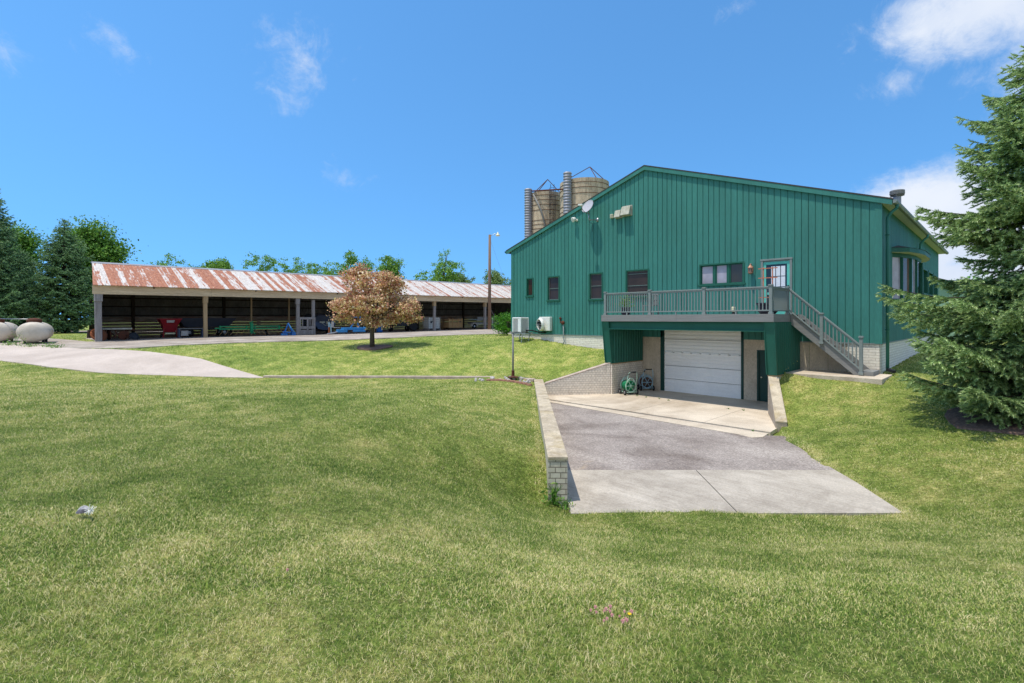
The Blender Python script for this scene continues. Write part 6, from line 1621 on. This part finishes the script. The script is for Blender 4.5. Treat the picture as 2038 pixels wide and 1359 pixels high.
def conifer(name, label, base, H, prof, whorls, per_whorl, twig_step, needle, nn, mat, bark, r0, seed, group=None, droop=.12, sec=1.0):
    rg = np.random.default_rng(seed); base = Vector(base); t = thing(name, label, 'tree', base, 0, group)
    hs = np.array([p[0] for p in prof]); rs = np.array([p[1] for p in prof])
    m = MB(); m.tube([base-Vector((0, 0, .1)), base+Vector((0, 0, H*.5)), base+Vector((0, 0, H*.98))], [r0, r0*.55, r0*.06], 9)
    P, D, Ln, Tip = [], [], [], []
    bl = MB()
    for w in range(whorls):
        f = (w+.5)/whorls; h0 = H*(.03+.95*f**1.02)
        for k in range(per_whorl):
            h = h0 + rg.uniform(-.5, .5)*H/whorls
            R_ = np.interp(h, hs, rs)*rg.uniform(.70, 1.03)
            if R_ < .08: continue
            az = 2*pi*(k+rg.uniform(-.35, .35))/per_whorl + w*2.4
            out = np.array([cos(az), sin(az), 0]); side = np.array([-sin(az), cos(az), 0])
            up0 = .22 if h > H*.6 else -.05
            def pos(s): return np.array([base.x, base.y, base.z+h]) + out*R_*s + np.array([0, 0, R_*(up0*s - droop*s*2*(1-s)*1.2 + .10*s*s)])
            pts = [pos(s) for s in (0, .3, .6, .85, 1)]
            bl.tube([Vector(p) for p in pts], [max(.006, r0*.16*(1-h/H*.6))*q for q in (1, .8, .55, .3, .12)], 4, cap=False)
            s = .12 + .05*rg.uniform()
            st = twig_step/R_
            while s < 1:
                p = pos(s); tw = min(.85, R_*.42)*sec*(1.05-s)**.75*rg.uniform(.7, 1.2)+.07
                for sg_ in (-1, 1):
                    if rg.uniform() < .08: continue
                    dirv = out*rg.uniform(.45, .75)+side*sg_*rg.uniform(.6, .95)+np.array([0, 0, rg.uniform(-.62, .14)]); dirv /= np.linalg.norm(dirv)
                    nsh = max(1, int(tw/.11))
                    for q in range(nsh):
                        a = p+dirv*tw*q/nsh + np.array([0, 0, -.04*(q/nsh)**2])
                        P.append(a); D.append(dirv); Ln.append(tw/nsh*1.15); Tip.append((q+1)/nsh)
                        if q < nsh-0 and nsh > 1 and rg.uniform() < .75:
                            d2 = dirv*.6+side*rg.uniform(-.9, .9)+out*.35+np.array([0, 0, rg.uniform(-.35, .35)]); d2 /= np.linalg.norm(d2)
                            P.append(a); D.append(d2); Ln.append(.12*rg.uniform(.7, 1.3)); Tip.append(1.0)
                s += st*rg.uniform(.8, 1.2)
            P.append(pos(.93)); D.append((pos(1)-pos(.9))/np.linalg.norm(pos(1)-pos(.9))); Ln.append(R_*.09+.08); Tip.append(1.0)
    P.append(np.array([base.x, base.y, base.z+H*.95])); D.append(np.array([0, 0, 1.])); Ln.append(H*.05); Tip.append(1.)
    P, D, Ln, Tip = map(np.array, (P, D, Ln, Tip)); N = len(P)
    ref = np.cross(D, [0, 0, 1.0]); ref /= np.maximum(np.linalg.norm(ref, axis=1), 1e-6)[:, None]; b2 = np.cross(D, ref)
    V, Rn = [], []
    for j in range(nn):
        a = 2*pi*j/nn + rg.uniform(-.4, .4, N); u = ref*np.cos(a)[:, None]+b2*np.sin(a)[:, None]
        s = (j % 4)/4*.85 + rg.uniform(0, .2, N)
        o = P + D*(Ln*s)[:, None]; L = needle*rg.uniform(.8, 1.2, N)[:, None]
        e = o + (D*.8+u*.62)*L; sd = np.cross(D, u)*needle*.2
        V.append(np.stack([o-sd, o+sd, e], 1)); Rn.append(np.clip(.15+.5*Tip*(.6+.4*s)+rg.normal(0, .12, N), 0, 1))
    # the shoot itself
    sd = ref*needle*.22
    V.append(np.stack([P-sd, P+sd, P+D*Ln[:, None]*1.05], 1)); Rn.append(np.clip(.2+.45*Tip+rg.normal(0, .1, N), 0, 1))
    V = np.concatenate(V).reshape(-1, 3); r = np.repeat(np.concatenate(Rn), 3)
    m.v += [v for v in []]
    m.build('trunk', MAT[bark], t, smooth=True); bl.build('branches', MAT[bark], t)
    i = np.arange(len(V)//3)*3
    mesh_np('crown', V, [np.stack([i, i+1, i+2], 1)], MAT[mat], t, attrs={'rnd': r})
    print(label, 'shoots', N, 'tris', len(V)//3)
    return t
zc = 12.0; xc = (2062-CX)/F*zc; p = W(xc, zc, float(ground_np([xc], [zc])[0]))
conifer('spruce_tree', 'big blue green spruce at the right edge of the picture', p, 9.2, [(0, 2.1), (.5, 2.6), (1.2, 3.05), (2.0, 3.0), (3.1, 3.15), (3.5, 1.7), (4.3, 1.6), (4.8, 2.15), (5.2, 2.3), (5.6, 1.65), (6.4, 1.5), (7.2, 1.35), (7.8, 1.0), (8.5, .5), (9.2, .08)], 22, 9, .075, .07, 12, 'needle_blue', 'bark_dark', .19, 77, sec=1.1)
zc = 46.0
p = W((-18-CX)/F*zc, zc, -1.5); p.z = ground(p.x, p.y)
conifer('spruce_tree', 'tall dark spruce at the left picture edge behind the tanks', p, 14.5, [(0, 4.2), (3, 3.9), (8, 2.4), (12, 1.0), (14.5, .1)], 26, 9, .24, .15, 6, 'needle_dark', 'bark_dark', .25, 78, 'dark spruces at the left edge', sec=1.3)
zc = 50.0
p = W((128-CX)/F*zc, zc, -1.5); p.z = ground(p.x, p.y)
conifer('spruce_tree', 'dark spruce with a thin top between the white tanks and the shed', p, 11.6, [(0, .6), (1.3, 3.3), (4, 3.4), (8, 2.1), (10, .8), (11.6, .1)], 24, 9, .24, .15, 6, 'needle_dark', 'bark_dark', .3, 79, 'dark spruces at the left edge', sec=1.3)
zc = 54.0
p = W((40-CX)/F*zc, zc, -1.5); p.z = ground(p.x, p.y)
conifer('spruce_tree', 'shorter dark spruce right behind the two white tanks', p, 9.0, [(0, 3.4), (4, 3.2), (7, 1.6), (9, .1)], 18, 9, .28, .16, 6, 'needle_dark', 'bark_dark', .3, 80, 'dark spruces at the left edge', sec=1.3)
# mulch under the big spruce
zc = 12.0; xc = (2062-CX)/F*zc
pl2 = [(xc+1.7*cos(2*pi*k/18)*(1+.06*sin(2.3*k)), zc+.1+1.5*sin(2*pi*k/18)) for k in range(18)]
sheet('mulch', pl2, ground_np, MAT['mulch'], .3, lift=.05)
EXCL.append(pl2)

# ================================================================== small growing things
def weed(label, pos, r, h, n, leaf, seed, group=None, mat='leaf_weed', blades=0):
    pos = Vector(pos); t = thing('weed', label, 'weed', pos, 0, group); rg = np.random.default_rng(seed)
    m = MB()
    for k in range(5+blades):
        a = rg.uniform(0, 2*pi); q = rg.uniform(.3, 1)*r
        m.tube([pos-Vector((0, 0, .02)), pos+Vector((q*.4*cos(a), q*.4*sin(a), h*.6)), pos+Vector((q*cos(a), q*sin(a), h*rg.uniform(.5, 1)))], [.006, .005, .002], 4)
    m.build('stem', MAT[mat], t)
    c = np.array(pos)+np.stack([rg.normal(0, r*.5, n), rg.normal(0, r*.5, n), np.abs(rg.normal(0, h*.45, n))], 1); leaves_np('foliage', c, leaf, MAT[mat], t, seed=seed, aspect=.35)
q = W(.78, 9.42, -3.48); weed('tall grassy weed growing against the near end of the block wall', q, .22, .42, 70, .10, 1, None, 'leaf_weed', 14)
q = W(1.0, 9.3, -3.5); weed('low leafy weed at the foot of the block wall end, on the drive side', q, .15, .22, 50, .07, 2)
p = atZ(1338, 774, -3.385); weed('small green weed growing at the foot of the white garage door', p, .09, .18, 40, .06, 3)
for k, (px, py) in enumerate(((1268, 788), (1286, 791), (1312, 794), (1330, 797), (1450, 814), (1480, 817), (1498, 858))):
    p = atZ(px, py, -3.385); weed('tiny weed in a crack of the concrete pad before the garage door', p, .07, .06, 16, .04, 10+k, 'weeds in the pad cracks')
for k, (px, zc_) in enumerate(((18, 28.6), (32, 28.4), (96, 28.4), (112, 28.0), (60, 28.2))):
    p = W((px-CX)/F*zc_, zc_); p.z = ground(p.x, p.y)
    weed('leafy yellow green weeds growing round the white tanks', p, .4, .25 if k != 1 else .9, 120, .09, 30+k, 'weeds by the white tanks')
# white rubble by the right end of the drain
# clover heads in the near lawn
cl0 = None
spots = [(1176, 1214), (1185, 1208), (1187, 1218), (1202, 1216), (1206, 1212), (1214, 1216), (1215, 1207), (1202, 1235), (1208, 1231), (1218, 1224), (1233, 1226), (1245, 1231), (1248, 1234), (1240, 1236), (1257, 1217), (1243, 1217), (572, 1134)]
for k, (px, py) in enumerate(spots):
    zc_ = 2.9
    for _ in range(6):
        g_ = float(ground_np([(px-CX)/F*zc_], [zc_])[0]) + .05; zc_ = g_*F/(HY-py)
    q = atD(px, py, zc_)
    if cl0 is None:
        t = thing('clover_flower', 'pink clover head in the near lawn', 'flower', q)
        m = MB(); rr = random.Random(2)
        for _ in range(40):
            d = Vector((rr.gauss(0, 1), rr.gauss(0, 1), rr.gauss(0, 1)+.4)).normalized(); m.bar(d*.003, d*rr.uniform(.010, .013), .004, .003)
        m.build('petals', pm('clover_pink', C(202, 128, 122), C(226, 178, 176), scale=80, rough=.6), t, local=True)
        m = MB(); m.tube([(0, 0, -.055), (.004, 0, -.005)], .0015, 5); m.build('stem', MAT['leaf_weed'], t, local=True); cl0 = t; o = t
    else: o = copy_tree(cl0)
    o.location = q; s = RND.uniform(.6, 1.05); o.scale = (s, s, s)
    tag(o, 'pink clover head in the small cluster on the near lawn' if k < 16 else 'lone pink clover head in the grass left of the cluster', 'flower', 'clover heads in the near lawn')
zc_ = 2.95; q = atD(1253, 1190, zc_); q.z = ground(q.x, q.y)+.05
t = thing('yellow_flower', 'single tiny yellow flower just above the pink clover heads', 'flower', q)
m = MB()
for k in range(6): m.bar((0, 0, 0), (.012*cos(k), .012*sin(k), .003), .006, .002)
m.build('petals', pm('yellow_petal', C(235, 190, 30), rough=.6), t, local=True)
m = MB(); m.tube([(0, 0, -.05), (0, 0, 0)], .0015, 5); m.build('stem', MAT['leaf_weed'], t, local=True)
# feather on the grass
zc_ = 4.4
for _ in range(8):
    g_ = float(ground_np([(173-CX)/F*zc_], [zc_])[0]) + .055; zc_ = g_*F/(HY-1018)
q = atD(173, 1018, zc_)
t = thing('feather', 'grey and white bird feather lying on the near left lawn', 'feather', q, pi/4)
t.rotation_euler = (.75, 0, pi/4-.12); t.scale = (1.2, 1.35, 1.2)
def vane(s, w0, y0):
    vs, fs = [], []
    N_ = 12
    for i in range(N_+1):
        u = i/N_; x = -.065+.11*u; wd = w0*(sin(pi*min(1, .12+u*.86))**.6)
        vs += [(x, 0, .012+.02*u*u+.018*sin(pi*u)), (x-.012, s*wd, .004+.012*sin(pi*u)+.012*u)]
    for i in range(N_): fs.append((2*i, 2*i+1, 2*i+3, 2*i+2) if s > 0 else (2*i+2, 2*i+3, 2*i+1, 2*i))
    return vs, fs
for s, w0, c in ((1, .030, 'feather_light'), (-1, .024, 'feather_dark')):
    if c not in MAT: G(c, pm(c, C(110, 106, 106) if s > 0 else C(66, 60, 72), C(190, 188, 188) if s > 0 else C(130, 126, 130), scale=18, rough=.6))
    m = MB(); vs, fs = vane(s, w0, 0); m.add(vs, fs); m.add([(x, y, z-.0012) for x, y, z in vs], [f[::-1] for f in fs]); m.build('vane', MAT[c], t, local=True)
m = MB(); m.tube([(-.065, 0, .012), (0, 0, .03), (.045, 0, .032), (.085, 0, .03)], [.001, .0016, .0018, .0012], 6); m.build('quill', MAT['cream'], t, local=True)
m = MB(); rr = random.Random(5)
for k in range(26):
    x = .03+rr.uniform(0, .03); m.bar((x, 0, .03), (x+rr.uniform(-.01, .03), rr.uniform(-.03, .03), .03+rr.uniform(-.008, .025)), .004, .001)
m.build('down', MAT['plastic_white'], t, local=True)

grass()
